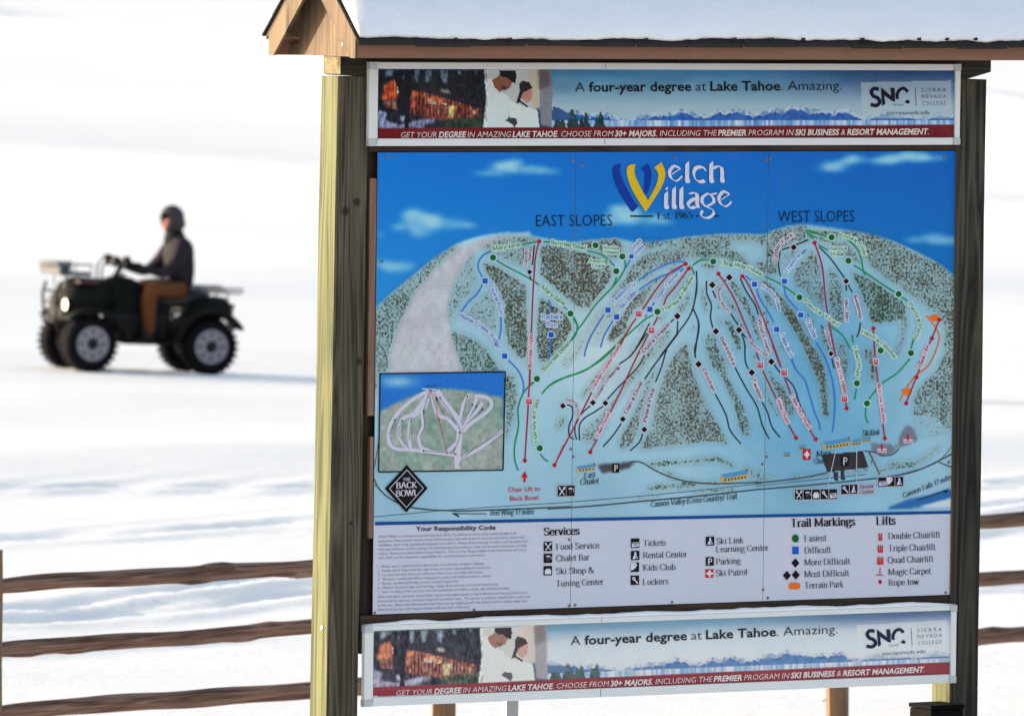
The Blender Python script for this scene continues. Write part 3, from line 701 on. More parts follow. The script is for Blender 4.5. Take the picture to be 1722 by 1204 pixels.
FOREST = [
 (VB, [(0, 468), (100, 450), (300, 434), (500, 436), (540, 417), (620, 392), (720, 387), (715, 420), (740, 455), (700, 470), (640, 478), (600, 510), (575, 560), (560, 640), (510, 600), (500, 580), (505, 500), (430, 470), (330, 470), (330, 520), (420, 590), (300, 560), (150, 555), (90, 560), (50, 510), (0, 508)], .75, .35),
 (VB, [(600, 520), (680, 490), (660, 520), (610, 590), (590, 580)], .5, .2),
 (VA, [(35, 805), (130, 720), (220, 645), (330, 556), (430, 492), (480, 478), (350, 590), (240, 720), (160, 880), (110, 1010), (95, 1130), (35, 1130)], .75, .5),
 (VA, [(560, 492), (640, 462), (740, 442), (850, 450), (860, 470), (760, 482), (640, 505), (600, 518)], .7, .25),
 (VA, [(530, 520), (525, 600), (545, 680), (530, 720), (460, 800), (435, 860), (420, 900), (400, 800), (430, 680), (490, 575)], .55, .4),
 (VA, [(420, 920), (520, 950), (600, 1020), (660, 1110), (740, 1204), (750, 1300), (520, 1300), (500, 1204), (450, 1050), (410, 930)], .8, .7),
 (VA, [(590, 735), (622, 745), (640, 800), (650, 900), (640, 930), (560, 880), (480, 840), (530, 785)], .6, .2),
 (VA, [(580, 580), (640, 592), (720, 640), (800, 690), (806, 900), (800, 1060), (760, 1060), (700, 980), (680, 880), (690, 790), (650, 700), (600, 640)], .95, .5),
 (VA, [(620, 530), (780, 498), (832, 490), (812, 612), (740, 580)], .65, .2),
 (VA, [(870, 492), (925, 487), (1110, 532), (1200, 560), (1235, 640), (1200, 700), (1110, 812), (1050, 800), (960, 722), (870, 640)], .95, .35),
 (VA, [(862, 750), (910, 770), (1010, 850), (1030, 900), (1000, 970), (900, 1085), (852, 1080), (848, 900)], .95, .45),
 (VA, [(1050, 482), (1120, 468), (1260, 455), (1280, 480), (1285, 530), (1240, 560), (1160, 520), (1060, 500)], .85, .3),
 (V1, [(660, 40), (800, 20), (1000, 30), (1324, 0), (1324, 190), (1240, 200), (1180, 130), (1100, 90), (960, 80), (820, 120), (740, 130)], .65, .2),
 (V1, [(1160, 190), (1120, 110), (980, 100), (800, 150), (700, 200), (620, 280), (560, 380), (480, 480), (400, 590), (440, 620), (600, 470), (700, 400), (900, 300), (1080, 235), (1150, 235)], .75, .25),
 (V1, [(1080, 260), (1030, 320), (980, 330), (1000, 290)], .6, .2),
 (V1, [(850, 345), (830, 380), (700, 450), (670, 430), (760, 370)], .7, .2),
 (V1, [(960, 385), (840, 480), (780, 600), (740, 690), (640, 720), (600, 800), (560, 950), (420, 1060), (370, 1040), (380, 960), (500, 800), (640, 590), (760, 500), (880, 400)], .9, .35),
 (V1, [(340, 700), (300, 790), (180, 980), (80, 1180), (20, 1204), (60, 1120), (150, 960), (250, 790), (330, 690)], .5, .05),
 (V1, [(420, 640), (480, 700), (440, 780), (350, 860), (300, 960), (250, 1090), (220, 1090), (240, 960), (330, 800)], .45, .0),
 (V1, [(1090, 380), (1000, 520), (900, 660), (880, 620), (980, 470)], .5, .15),
 (V1, [(1210, 330), (1180, 420), (1040, 600), (1030, 580), (1130, 430)], .5, .15),
 (V1, [(1190, 540), (1210, 600), (1190, 700), (1110, 770), (1080, 720), (1140, 640)], .75, .2),
 (V1, [(990, 770), (930, 830), (880, 850), (900, 800)], .7, .5), (V1, [(770, 850), (700, 950), (680, 950), (720, 880)], .6, .5),
 (V1, [(990, 920), (900, 1010), (850, 1130), (780, 1204), (840, 1204), (960, 1080), (1010, 950)], .6, .15),
 (V1, [(700, 990), (640, 1080), (590, 1180), (600, 1204), (660, 1100)], .5, .1),
 (V1, [(1260, 880), (1255, 910), (1210, 945), (1200, 930)], .9, .8),
 (V2, [(250, 160), (330, 60), (370, 0), (320, 0), (260, 150), (200, 220), (140, 310), (180, 330), (290, 220)], .5, .0),
 (V2, [(430, 0), (480, 100), (440, 110), (420, 60)], .35, .0),
 (V2, [(1350, 90), (1370, 200), (1390, 330), (1450, 460), (1491, 560), (1491, 1060), (1300, 1080), (1050, 1110), (890, 1130), (900, 1060), (1000, 930), (1060, 600), (1120, 420), (1200, 250), (1290, 130)], .8, .05),
 (V2, [(1050, 320), (1060, 360), (980, 530), (930, 680), (900, 800), (880, 960), (800, 1100), (720, 1130), (690, 1090), (700, 990), (800, 850), (880, 680), (950, 500)], .75, .3),
 (V2, [(1160, 0), (1100, 80), (1000, 220), (930, 330), (850, 430), (800, 480), (720, 590), (680, 660), (600, 760), (560, 900), (450, 1060), (330, 1020), (330, 950), (470, 830), (600, 700), (700, 560), (800, 420), (900, 280), (1000, 130), (1090, 20)], .7, .1),
 (V2, [(520, 370), (610, 330), (560, 420), (440, 520), (350, 640), (310, 610), (380, 500), (450, 430)], .7, .6),
 (V2, [(70, 900), (110, 830), (160, 800), (185, 840), (150, 900), (100, 940)], .7, .35),
 (V3, [(0, 0), (500, 0), (600, 70), (680, 150), (620, 165), (500, 130), (380, 80), (200, 95), (100, 90), (40, 50)], .85, .6),
 (V3, [(150, 150), (260, 130), (340, 170), (330, 195), (230, 185)], .8, .2), (V3, [(220, 240), (250, 220), (260, 250), (230, 260)], .6, .2),
 (V3, [(715, 130), (760, 115), (830, 140), (830, 0), (940, 0), (900, 120), (940, 180), (930, 260), (870, 250), (790, 230), (740, 180)], .85, .55),
 (V3, [(990, 60), (1120, 0), (1100, 60), (1050, 120), (990, 120)], .55, .2),
 (V3, [(1324, 10), (1260, 40), (1170, 140), (1110, 240), (1100, 310), (1140, 370), (1220, 420), (1324, 500)], .75, .1),
 (V3, [(170, 370), (200, 400), (240, 520), (240, 640), (215, 650), (180, 500)], .7, .3),
 (V3, [(320, 310), (380, 320), (340, 380), (310, 400)], .6, .3), (V3, [(340, 560), (370, 580), (360, 605), (335, 590)], .7, .6),
 (V3, [(400, 420), (460, 480), (540, 600), (600, 760), (620, 900), (560, 780), (500, 640), (430, 540), (385, 460)], .7, .5),
 (V3, [(480, 290), (560, 370), (640, 500), (700, 640), (750, 800), (790, 950), (740, 920), (690, 800), (640, 660), (560, 520), (480, 410), (450, 340)], .8, .35),
 (V3, [(330, 670), (400, 740), (400, 790), (340, 720)], .7, .5), (V3, [(400, 680), (470, 720), (520, 800), (580, 930), (580, 1020), (540, 1020), (490, 900), (420, 760)], .85, .6),
 (V3, [(215, 860), (290, 840), (330, 900), (350, 1000), (420, 1110), (440, 1204), (300, 1204), (250, 1100), (210, 960)], .8, .6),
 (V3, [(720, 280), (860, 330), (1000, 480), (1120, 640), (1220, 820), (1300, 960), (1324, 1060), (1324, 1204), (1250, 1100), (1160, 900), (1060, 730), (960, 580), (860, 430), (790, 330)], .95, .4),
 (V3, [(800, 430), (870, 470), (920, 570), (880, 570), (810, 490)], .9, .3), (V3, [(950, 930), (1000, 980), (1020, 1040), (980, 1010)], .8, .3),
 (V3, [(690, 1040), (730, 1080), (730, 1150), (700, 1100)], .8, .4), (V3, [(1230, 630), (1324, 780), (1324, 720), (1250, 620)], .8, .4),
 (V4, [(240, 0), (390, 20), (420, 160), (500, 350), (560, 480), (640, 620), (710, 780), (750, 960), (710, 1050), (650, 1010), (610, 900), (570, 720), (500, 540), (410, 350), (290, 150)], .85, .5),
 (V4, [(0, 60), (60, 100), (130, 380), (210, 560), (290, 720), (370, 860), (440, 980), (510, 1130), (400, 1100), (280, 1090), (0, 1120)], .85, .25),
 (V4, [(780, 90), (810, 150), (800, 180)], .6, .3), (V4, [(830, 300), (880, 400), (920, 480), (980, 600), (1040, 740), (1080, 830), (1020, 790), (950, 660), (900, 480), (850, 400)], .8, .5),
 (V4, [(940, 250), (1010, 360), (1100, 440), (1200, 600), (1250, 740), (1210, 820), (1150, 780), (1080, 640), (1020, 500), (960, 350)], .85, .35),
 (V4, [(1340, 0), (1480, 30), (1560, 200), (1605, 330), (1605, 640), (1560, 560), (1500, 400), (1400, 180)], .9, .45),
 (V5, [(0, 160), (50, 190), (80, 300), (95, 420), (100, 520), (60, 510), (0, 470)], .7, .1),
 (V5, [(0, 20), (120, 30), (300, 30), (430, 60), (560, 110), (700, 180), (820, 240), (925, 320), (925, 1204), (660, 1204), (660, 1110), (700, 1020), (800, 920), (860, 780), (850, 640), (800, 560), (700, 480), (600, 410), (500, 350), (380, 240), (350, 190), (300, 120), (240, 90), (60, 70)], .8, .45),
 (V5, [(0, 45), (100, 80), (240, 110), (300, 170), (330, 240), (250, 200), (140, 120), (40, 90)], .75, .4),
 (V5, [(125, 265), (180, 310), (210, 400), (220, 600), (170, 630), (135, 560), (120, 400)], .75, .25),
 (V5, [(265, 290), (380, 330), (500, 410), (590, 470), (620, 520), (600, 600), (400, 620), (370, 540), (320, 400)], .97, .6),
 (V5, [(620, 520), (625, 620), (600, 740), (560, 830), (545, 800), (580, 690), (575, 600)], .7, .2),
 (V5, [(350, 780), (400, 770), (430, 900), (410, 990), (390, 980), (380, 860), (350, 830)], .9, .25),
 (V5, [(170, 740), (230, 740), (250, 860), (240, 990), (220, 990), (190, 880)], .75, .2),
 (V5, [(60, 640), (100, 650), (140, 790), (120, 790), (80, 720)], .7, .4),
 (V5, [(0, 720), (60, 820), (110, 960), (130, 1204), (90, 1204), (60, 1000), (0, 860)], .9, .3),
 (VD, [(710, 770), (850, 748), (1000, 750), (1100, 728), (1240, 715), (1370, 790), (1340, 802), (1240, 760), (1100, 768), (960, 775), (820, 800)], .8, .8),
 (VD, [(810, 800), (900, 832), (1000, 892), (1150, 905), (1240, 890), (1230, 925), (1140, 925), (1000, 950), (720, 968), (710, 950), (790, 920), (980, 905), (870, 860)], .8, .75),
 (VD, [(620, 1012), (820, 992), (820, 1008), (620, 1028)], .7, 1.), (VD, [(1050, 960), (1350, 940), (1350, 968), (1060, 985)], .7, 1.),
 (VD, [(1410, 790), (1460, 800), (1548, 860), (1548, 900), (1480, 880)], .6, .1),
 (VE, [(0, 810), (60, 850), (170, 880), (0, 905)], .7, .3), (VE, [(250, 860), (520, 845), (520, 868), (250, 884)], .7, .9), (VE, [(650, 825), (820, 805), (830, 830), (660, 850)], .7, .9),
 (VE, [(970, 755), (1150, 750), (1330, 640), (1345, 665), (1150, 800), (840, 845), (830, 830), (960, 795)], .7, .85), (VE, [(800, 690), (850, 700), (880, 800), (850, 800)], .6, .9),
 (VE, [(1140, 330), (1190, 390), (1280, 440), (1380, 520), (1440, 520), (1440, 200), (1200, 260)], .75, .4),
 (VE, [(1150, 400), (1270, 450), (1400, 530), (1300, 560), (1190, 570), (1160, 500)], .35, .05),
 (VE, [(990, 650), (1030, 620), (1040, 650), (1010, 670)], .8, 1.0), (VC, [(985, 110), (1060, 150), (1075, 300), (1040, 480), (990, 620), (985, 500)], .75, .55),
 (VC, [(0, 0), (110, 0), (75, 120), (50, 300), (40, 200)], .6, .4),
]
CLOUDS = [(845, 278, 26, 8), (880, 284, 40, 8), (915, 289, 40, 8), (820, 293, 30, 7), (870, 272, 14, 5), (690, 362, 26, 12), (715, 372, 34, 14), (750, 374, 34, 11), (700, 392, 20, 12), (670, 382, 20, 8), (785, 380, 24, 5), (650, 448, 26, 12), (680, 448, 24, 11), (640, 395, 10, 8),
          (745, 305, 60, 3, .3), (1060, 362, 44, 12), (1100, 372, 44, 10), (1030, 372, 24, 10), (1050, 350, 26, 8), (1400, 276, 26, 7), (1430, 268, 20, 8), (1480, 270, 34, 8), (1520, 264, 40, 10), (1560, 266, 40, 8), (1395, 285, 30, 6), (1545, 404, 30, 7), (1590, 405, 34, 9), (1570, 395, 24, 6), (1600, 430, 24, 6, .6)]
def mountain_paint(X, Y, sh):
    n1 = vnoise(sh, (40, 30), 1, 4); n2 = vnoise(sh, (7, 7), 2, 2); n3 = vnoise(sh, (120, 90), 3, 2)
    sky_t = np.clip((Y - 257) / 300, 0, 1)[..., None]
    C = np.array([6., 112, 208]) * (1 - sky_t) + np.array([44., 140, 212]) * sky_t
    C = C * (1 - np.clip((X - 640) / 970, 0, 1)[..., None] * np.array([.6, .18, .12])) + 0 * X[..., None]
    cl = np.zeros(sh)
    for c in CLOUDS:
        k = c[4] if len(c) > 4 else 1.0
        d = ((X - c[0]) / c[2]) ** 2 + ((Y - c[1]) / c[3]) ** 2; cl = cl + k * np.exp(-d * 1.1)
    cl = np.clip(cl, 0, 1.15); n4 = vnoise(sh, (22, 14), 11, 4); cl = np.clip((cl - .42 + (n4 - .5) * 1.2 + .10) * 1.0, 0, 1) * np.clip(cl * 2.0, 0, 1); cl = blur(cl, 2)
    C = C * (1 - cl[..., None]) + np.array([150., 202, 226]) * cl[..., None]
    m = blur(inpoly(X, Y, mount).astype(float), 1)[..., None]
    s0 = np.array([150., 190, 210]); s1 = np.array([100., 162, 200]); s2 = np.array([190., 208, 216])
    a = np.clip((X - 1150) / 200, 0, 1) * np.clip(1 - (X - 1400) / 180, 0, 1) * np.clip((Y - 420) / 100, 0, 1)
    b = np.clip(1 - np.abs(X - 1010) / 160, 0, 1) * np.clip(1 - np.abs(Y - 590) / 150, 0, 1)
    low = np.clip((Y - 740) / 100, 0, 1)
    Sn = s0 * (1 - a[..., None] * .9) + s1 * a[..., None] * .9; Sn = Sn * (1 - b[..., None]) + s2 * b[..., None]
    Sn = Sn * (1 - low[..., None] * .6) + np.array([148., 184, 208]) * low[..., None] * .6; Sn = Sn + ((n3 - .5) * 22 + (n1 - .5) * 12)[..., None]
    C = C * (1 - m) + Sn * m
    # closed gravel-grey run at the left
    run = blur(inpoly(X, Y, TV(VA, [(470, 485), (560, 468), (640, 447), (800, 440), (640, 470), (540, 520), (500, 560), (430, 680), (400, 800), (410, 900), (450, 1050), (500, 1204), (540, 1290), (90, 1290), (95, 1204), (110, 1010), (160, 880), (240, 720), (350, 590)])).astype(float), 1)[..., None]
    C = C * (1 - run) + (np.array([188., 188, 200]) + ((n2 - .5) * 26)[..., None] + ((n1 - .5) * 16)[..., None] * np.array([0, 1, 0])) * run
    edge = blur(inpoly(X, Y, TV(VA, [(430, 492), (520, 455), (600, 436), (700, 424), (805, 425), (805, 412), (825, 436), (780, 440), (700, 436), (600, 450), (520, 478), (450, 510)])).astype(float), 1)[..., None]
    C = C * (1 - edge) + np.array([170., 210, 225]) * edge
    dn = np.zeros(sh); gn = np.zeros(sh); halo = np.zeros(sh)
    for v, P, d, g in FOREST:
        q = TV(v, P); x0, x1 = min(p[0] for p in q) - 8, max(p[0] for p in q) + 8; y0, y1 = min(p[1] for p in q) - 8, max(p[1] for p in q) + 8
        rr = np.where(((Y >= y0) & (Y <= y1)).any(1))[0]; cc = np.where(((X >= x0) & (X <= x1)).any(0))[0]
        if not len(rr) or not len(cc): continue
        sl_ = (slice(rr[0], rr[-1] + 1), slice(cc[0], cc[-1] + 1)); mm = inpoly(X[sl_], Y[sl_], q).astype(float)
        h = blur(mm, 3); mm = blur(mm, 1); gn[sl_] = np.where(mm > .3, g, gn[sl_]); dn[sl_] = np.maximum(dn[sl_], mm * d); halo[sl_] = np.maximum(halo[sl_], h)
    C = C * (1 - .22 * (halo * (1 - (dn > .2)))[..., None])        # soft blue fringe drawn round each wood
    dk_ = (dn * (.35 + .5 * (n2 - .3)))[..., None]; C = C * (1 - dk_) + np.array([132., 142, 128]) * dk_
    # parking and carpets areas
    for v, P, col_, r in ((VD, [(362, 778), (640, 758), (590, 805), (400, 842)], (70, 70, 78), 1), (VE, [(490, 705), (780, 680), (820, 800), (520, 835), (480, 720)], (48, 46, 52), 0), (VE, [(835, 625), (980, 630), (1020, 670), (980, 708), (900, 715), (840, 680)], (112, 118, 135), 1),
                          (VE, [(1030, 660), (1040, 580), (1070, 520), (1105, 492), (1140, 510), (1180, 600), (1120, 630)], (112, 118, 135), 1), (VE, [(960, 1090), (1100, 1030), (1250, 1000), (1400, 955), (1425, 965), (1425, 1015), (1250, 1075), (1100, 1100), (960, 1100)], (40, 100, 165), 1),
                          (VE, [(1170, 1085), (1425, 1020), (1425, 1085)], (205, 210, 222), 1), (VE, [(565, 830), (600, 830), (600, 895), (570, 895)], (48, 46, 52), 0), (VE, [(615, 825), (645, 825), (650, 890), (620, 890)], (48, 46, 52), 0)):
        mm = blur(inpoly(X, Y, TV(v, P)).astype(float), r)[..., None]; C = C * (1 - mm) + np.array(col_, float) * mm; dn = dn * (1 - mm[..., 0])
    # legend strip
    yb = 880 - (X - 630) * (880 - 861) / (1600 - 630)
    st = np.clip((Y - yb) * 1.0 + .5, 0, 1)[..., None]
    C = C * (1 - st) + np.array([190., 192, 212]) * st; dn = dn * (1 - st[..., 0]); run = run * (1 - st)
    return C, dn, gn, run[..., 0]
def art_material():
    t = NT('map_artwork', .55, .14)
    a = t.n.new('ShaderNodeAttribute'); a.attribute_name = 'art'; f = t.n.new('ShaderNodeAttribute'); f.attribute_name = 'wood'
    s = t.n.new('ShaderNodeSeparateColor'); t.l.new(f.outputs['Color'], s.inputs[0])
    o = t.tc.outputs['Object']
    n1 = t.noise(o, 88, 3, .8); n2 = t.noise(t.coord((1, 1, 1), (5, 3, 1)), 75, 3, .7); n3 = t.noise(t.coord((1, 1, 1), (1, 8, 3)), 130, 2, .6)
    clump = t.noise(o, 14, 2)
    dens = s.outputs[0]
    thr = t.math('SUBTRACT', t.math('MULTIPLY_ADD', t.math('SUBTRACT', clump, .5), -.25, .66), t.math('MULTIPLY', dens, .24))
    m = t.math('MULTIPLY', t.math('SMOOTH_MIN', t.math('MULTIPLY', t.math('SUBTRACT', n1, thr), 11.0, clamp=True), 1.0, .0), t.math('MULTIPLY', dens, 3.0, clamp=True))
    brown = t.mix(t.mr(n3, .4, .6), ink((92, 76, 52)), ink((44, 44, 36)))
    green = t.mix(t.mr(n3, .4, .6), ink((14, 86, 52)), ink((30, 66, 50)))
    gm = t.math('GREATER_THAN', t.math('ADD', n2, t.math('MULTIPLY_ADD', s.outputs[1], .34, -.17)), .53)
    c = t.mix(m, a.outputs['Color'], t.mix(gm, brown, green))
    lt = t.math('MULTIPLY', t.math('MULTIPLY', t.math('SUBTRACT', n2, .60), 12.0, clamp=True), t.math('MULTIPLY', dens, 1.2, clamp=True))
    c = t.mix(t.math('MULTIPLY', lt, .75), c, ink((176, 182, 176)))
    gr = t.math('MULTIPLY', t.math('MULTIPLY', t.math('SUBTRACT', n3, .52), 6.0, clamp=True), s.outputs[2])
    c = t.mix(t.math('MULTIPLY', gr, .28), c, ink((120, 128, 120)))
    dirt = t.noise(t.coord((1, 1, .3)), 4, 5, .65); c = t.mix(t.mr(dirt, .55, .85, 0, .10), c, (.25, .23, .2, 1))
    return t.col(c)
M_ART = art_material(); M_EDGE = plain('panel_edge', (.5, .5, .52, 1), .5)
def art_panel(name, x0, x1, z0, z1, y, step, painter, parent, mat, thick=.005, extra=True):
    nu = int((x1 - x0) / step) + 1; nv = int((z1 - z0) / step) + 1
    X, Z = np.meshgrid(np.linspace(x0, x1, nu), np.linspace(z1, z0, nv)); PX, PY = proj(X, np.full_like(X, y), Z)
    res = painter(PX, PY, X.shape) if extra else painter(X, Z)
    P = np.stack([X, np.full_like(X, y), Z], -1).reshape(-1, 3); i = np.arange(nu * nv).reshape(nv, nu)
    F = np.stack([i[:-1, :-1], i[1:, :-1], i[1:, 1:], i[:-1, 1:]], -1).reshape(-1, 4)
    c = [(x0, y), (x1, y), (x1, y + thick), (x0, y + thick)]; m = len(P)
    B = np.array([(a, b, z) for z in (z0, z1) for a, b in c]); 
    FB = np.array([(m + 3, m + 2, m + 1, m + 0), (m + 4, m + 5, m + 6, m + 7), (m + 1, m + 2, m + 6, m + 5), (m + 2, m + 3, m + 7, m + 6), (m + 3, m + 0, m + 4, m + 7)])
    me_o = fastmesh(name, np.concatenate([P, B]), np.concatenate([F, FB]), [mat, M_EDGE], parent, smooth=False)
    mi = np.zeros(len(F) + 5, np.int32); mi[len(F):] = 1; me_o.data.polygons.foreach_set('material_index', mi)
    C = res[0] if isinstance(res, tuple) else res
    L = np.clip(srgb2lin(C) / KS, .004, .85).reshape(-1, 3); L = np.concatenate([L, np.full((8, 3), .5)]); set_color(me_o.data, 'art', L)
    if isinstance(res, tuple):
        A = np.stack([res[1], res[2], res[3]], -1).reshape(-1, 3); set_color(me_o.data, 'wood', np.concatenate([A, np.zeros((8, 3))]))
    return me_o
g3 = W_ / 3
for k in range(3):
    art_panel('map_panel', k * g3 + (.0011 if k else 0), (k + 1) * g3 - (.0011 if k < 2 else 0), ZM, ZM + H_, 0.0, .0038, mountain_paint, board, M_ART)

def tf_map(px, py): x, z = loc(px, py, 0.0); return (x, 0.0, z)
I = Ink(tf_map)
GR, BL, BK, RD, OR, WH, NV = (34, 136, 86), (52, 118, 200), (46, 48, 54), (168, 30, 52), (222, 110, 38), (196, 200, 216), (12, 70, 140)
GD, BD, DD_, RR_ = (8, 92, 44), (14, 84, 190), (20, 12, 16), (182, 10, 34)
HG, HW, HP = (188, 210, 206), (192, 204, 222), (206, 196, 214)
def ln(v, c, pts, w=2.6, name='trail_line'): I.new().view(*v).line(name, c, pts, w, 2)
for v, pts in [(VA, [(775, 486), (862, 470)]), (VA, [(645, 565), (700, 598), (800, 650), (862, 690)]), (VA, [(975, 790), (1003, 815)]), (VA, [(1035, 850), (1056, 895), (1045, 945), (1020, 975)]), (VA, [(885, 472), (918, 474)]),
               (VA, [(905, 1204), (990, 1160), (1120, 1108), (1290, 960), (1390, 872), (1438, 842)]), (VA, [(845, 1175), (810, 1204)]),
               (V1, [(165, 135), (280, 160), (360, 205), (440, 285)]), (V1, [(285, 95), (320, 98)]), (V1, [(545, 225), (545, 310), (490, 410), (410, 510), (250, 680), (130, 850), (60, 940), (0, 1040)]), (V1, [(460, 395), (445, 450), (410, 510)]), (V1, [(20, 820), (60, 880), (60, 940)]),
               (V1, [(1235, 275), (1324, 220)]), (V1, [(1205, 285), (1235, 330), (1245, 372)]), (V2, [(285, 0), (215, 95)]), (V2, [(0, 528), (80, 465), (260, 400), (400, 340), (560, 230), (720, 60), (760, 0)]),
               (V3, [(90, 160), (150, 115), (260, 100)]), (V3, [(820, 270), (980, 350), (1130, 455)]), (V5, [(120, 625), (200, 680), (240, 735), (258, 775)]), (V5, [(0, 40), (60, 52), (110, 65)]), (V5, [(0, 60), (30, 80)]), (V5, [(60, 120), (120, 155)]),
               (V5, [(175, 72), (240, 85), (300, 140), (330, 200), (345, 290), (360, 310)]), (V5, [(285, 250), (350, 290), (450, 360), (560, 430), (625, 475)]), (V5, [(665, 710), (648, 770), (645, 800)]), (V5, [(640, 840), (560, 930), (460, 1000), (380, 1095)]),
               (V5, [(275, 690), (280, 740)]), (V5, [(302, 1030), (288, 1100)]), (VE, [(800, 365), (797, 430), (815, 480)]), (VC, [(1185, 185), (1120, 260), (1080, 370), (1082, 500), (1055, 640), (1055, 740), (1080, 822)]), (VC, [(1250, 268), (1330, 190), (1462, 132)]), (VC, [(1240, 700), (1265, 735), (1298, 756)])]: ln(v, GR, pts)
I.new().view(*VB).line('trail_line', GR, [(755, 450), (712, 425), (720, 415), (760, 428)], 2.6)
for v, pts in [(VA, [(618, 520), (572, 548), (552, 600), (578, 668), (550, 732), (500, 782), (468, 828)]), (VA, [(668, 852), (668, 920), (653, 990)]), (VC, [(1010, 25), (1080, 100), (1118, 190), (1115, 268)]), (VA, [(912, 765), (920, 822)]), (VA, [(920, 962), (912, 1065)]),
               (V1, [(1150, 245), (1090, 240), (980, 265), (820, 340), (680, 430)]), (V1, [(1130, 290), (1040, 345), (930, 385), (820, 440), (690, 530)]), (V1, [(335, 775), (210, 980), (150, 1130), (135, 1204)]), (V1, [(425, 840), (340, 980), (300, 1110)]), (V1, [(600, 225), (555, 305)]), (V1, [(845, 655), (825, 685)]), (V1, [(765, 775), (750, 805)]), (V1, [(1140, 315), (1100, 345)]),
               (V3, [(620, 265), (680, 310)]), (V3, [(735, 395), (770, 500), (840, 610), (910, 735)]), (V3, [(1235, 0), (1190, 45)]), (V3, [(1010, 360), (1040, 480), (1155, 610)]), (V3, [(1090, 1105), (1130, 1204)]), (V4, [(1210, 165), (1260, 280), (1360, 400), (1420, 590), (1470, 760), (1520, 880), (1528, 960)]),
               (V5, [(45, 735), (100, 830), (145, 960), (162, 1100), (160, 1204)]), (VE, [(555, 150), (575, 280), (572, 420), (556, 545)])]: ln(v, BL, pts)
for v, pts in [(VA, [(838, 490), (828, 590)]), (VA, [(815, 640), (820, 665)]), (V1, [(795, 865), (720, 1010), (640, 1150), (590, 1204)]), (V2, [(960, 0), (900, 90), (810, 215), (695, 300)]), (V1, [(1040, 825), (1008, 855)]), (V1, [(1080, 840), (1078, 905), (1072, 970)]),
               (V1, [(1270, 335), (1272, 480), (1240, 690), (1180, 830), (1060, 990), (900, 1204)]), (V1, [(1232, 715), (1290, 860), (1270, 1060), (1252, 1204)]), (V1, [(968, 1130), (945, 1204)]), (V2, [(1265, 0), (1150, 155), (1040, 300), (940, 445)]), (V2, [(1150, 155), (1105, 320), (1045, 475)]),
               (V2, [(940, 215), (880, 320), (780, 430), (680, 530), (580, 640)]), (V2, [(415, 700), (330, 780), (275, 870), (268, 960), (285, 1025)]), (V2, [(540, 705), (450, 765), (360, 820), (310, 900), (312, 1035)]), (V2, [(190, 692), (240, 715), (245, 800), (210, 900), (215, 990), (260, 1025)]), (V2, [(715, 870), (640, 980), (538, 1098)]), (V2, [(920, 970), (890, 1050), (800, 1135)]),
               (V3, [(125, 215), (130, 400), (92, 595)]), (V3, [(92, 595), (150, 740), (140, 880), (108, 1000), (118, 1095)]), (V3, [(228, 315), (232, 440), (278, 560), (268, 680), (292, 790)]), (V3, [(290, 415), (320, 485)]), (V3, [(425, 305), (405, 325)]), (V3, [(570, 290), (630, 420), (720, 560), (752, 660)]), (V3, [(475, 650), (545, 760)]),
               (V3, [(585, 850), (615, 960), (620, 1120), (650, 1204)]), (V3, [(595, 850), (625, 890)]), (V3, [(915, 1160), (940, 1204)]), (V3, [(975, 20), (960, 100), (960, 180), (975, 270)]), (V4, [(690, 0), (685, 130), (700, 220), (728, 272)]), (V4, [(575, 255), (700, 490), (820, 690), (880, 900), (958, 1055)]), (V4, [(880, 645), (940, 760), (990, 920), (1080, 1038)]),
               (V4, [(350, 550), (470, 780), (520, 960), (642, 1112)]), (V4, [(1015, 225), (1080, 310)]), (V4, [(1150, 370), (1240, 480), (1300, 660), (1380, 830), (1440, 940)]), (V5, [(65, 135), (140, 210), (225, 330)]), (V5, [(235, 370), (238, 412)]), (V5, [(248, 372), (275, 420)]), (V5, [(326, 612), (320, 660), (303, 705)]), (V5, [(78, 630), (95, 660)]), (V5, [(145, 840), (160, 900)]), (VB, [(588, 512), (650, 490), (720, 462)])]: ln(v, BK, pts, 2.3)
# road, railway and cross country trail
for v, pts, w in [(VC, [(38, 880), (80, 960), (180, 1040), (330, 1092), (600, 1112), (900, 1106), (1462, 1082)], 2.6), (VD, [(0, 1098), (300, 1080), (700, 1042), (1100, 1005), (1548, 955)], 2.6), (VE, [(0, 960), (300, 935), (620, 905), (1000, 860), (1200, 810), (1425, 700)], 2.6),
                  (VC, [(38, 1156), (300, 1132), (600, 1105), (1000, 1078), (1462, 1050)], 1.1), (VD, [(0, 1062), (400, 1030), (900, 985), (1548, 915)], 1.1), (VE, [(0, 935), (500, 880), (800, 850)], 1.1),
                  (VD, [(590, 762), (680, 762), (800, 830), (960, 890), (1150, 915), (1300, 915), (1548, 905)], 2.4), (VE, [(0, 912), (300, 880), (520, 838)], 2.4), (VE, [(820, 680), (900, 850)], 2.2), (VE, [(790, 680), (870, 690), (920, 715), (1000, 700), (1040, 660)], 2.2), (VE, [(1325, 760), (1425, 800)], 2.2), (VE, [(1040, 850), (1300, 770), (1425, 640)], 1.2),
                  (VA, [(38, 985), (70, 1010), (90, 1060), (92, 1110)], 1.6), (VC, [(75, 600), (40, 800)], 1.4)]:
    I.new().view(*v).line('road_line', (74, 84, 90), pts, w, 2)
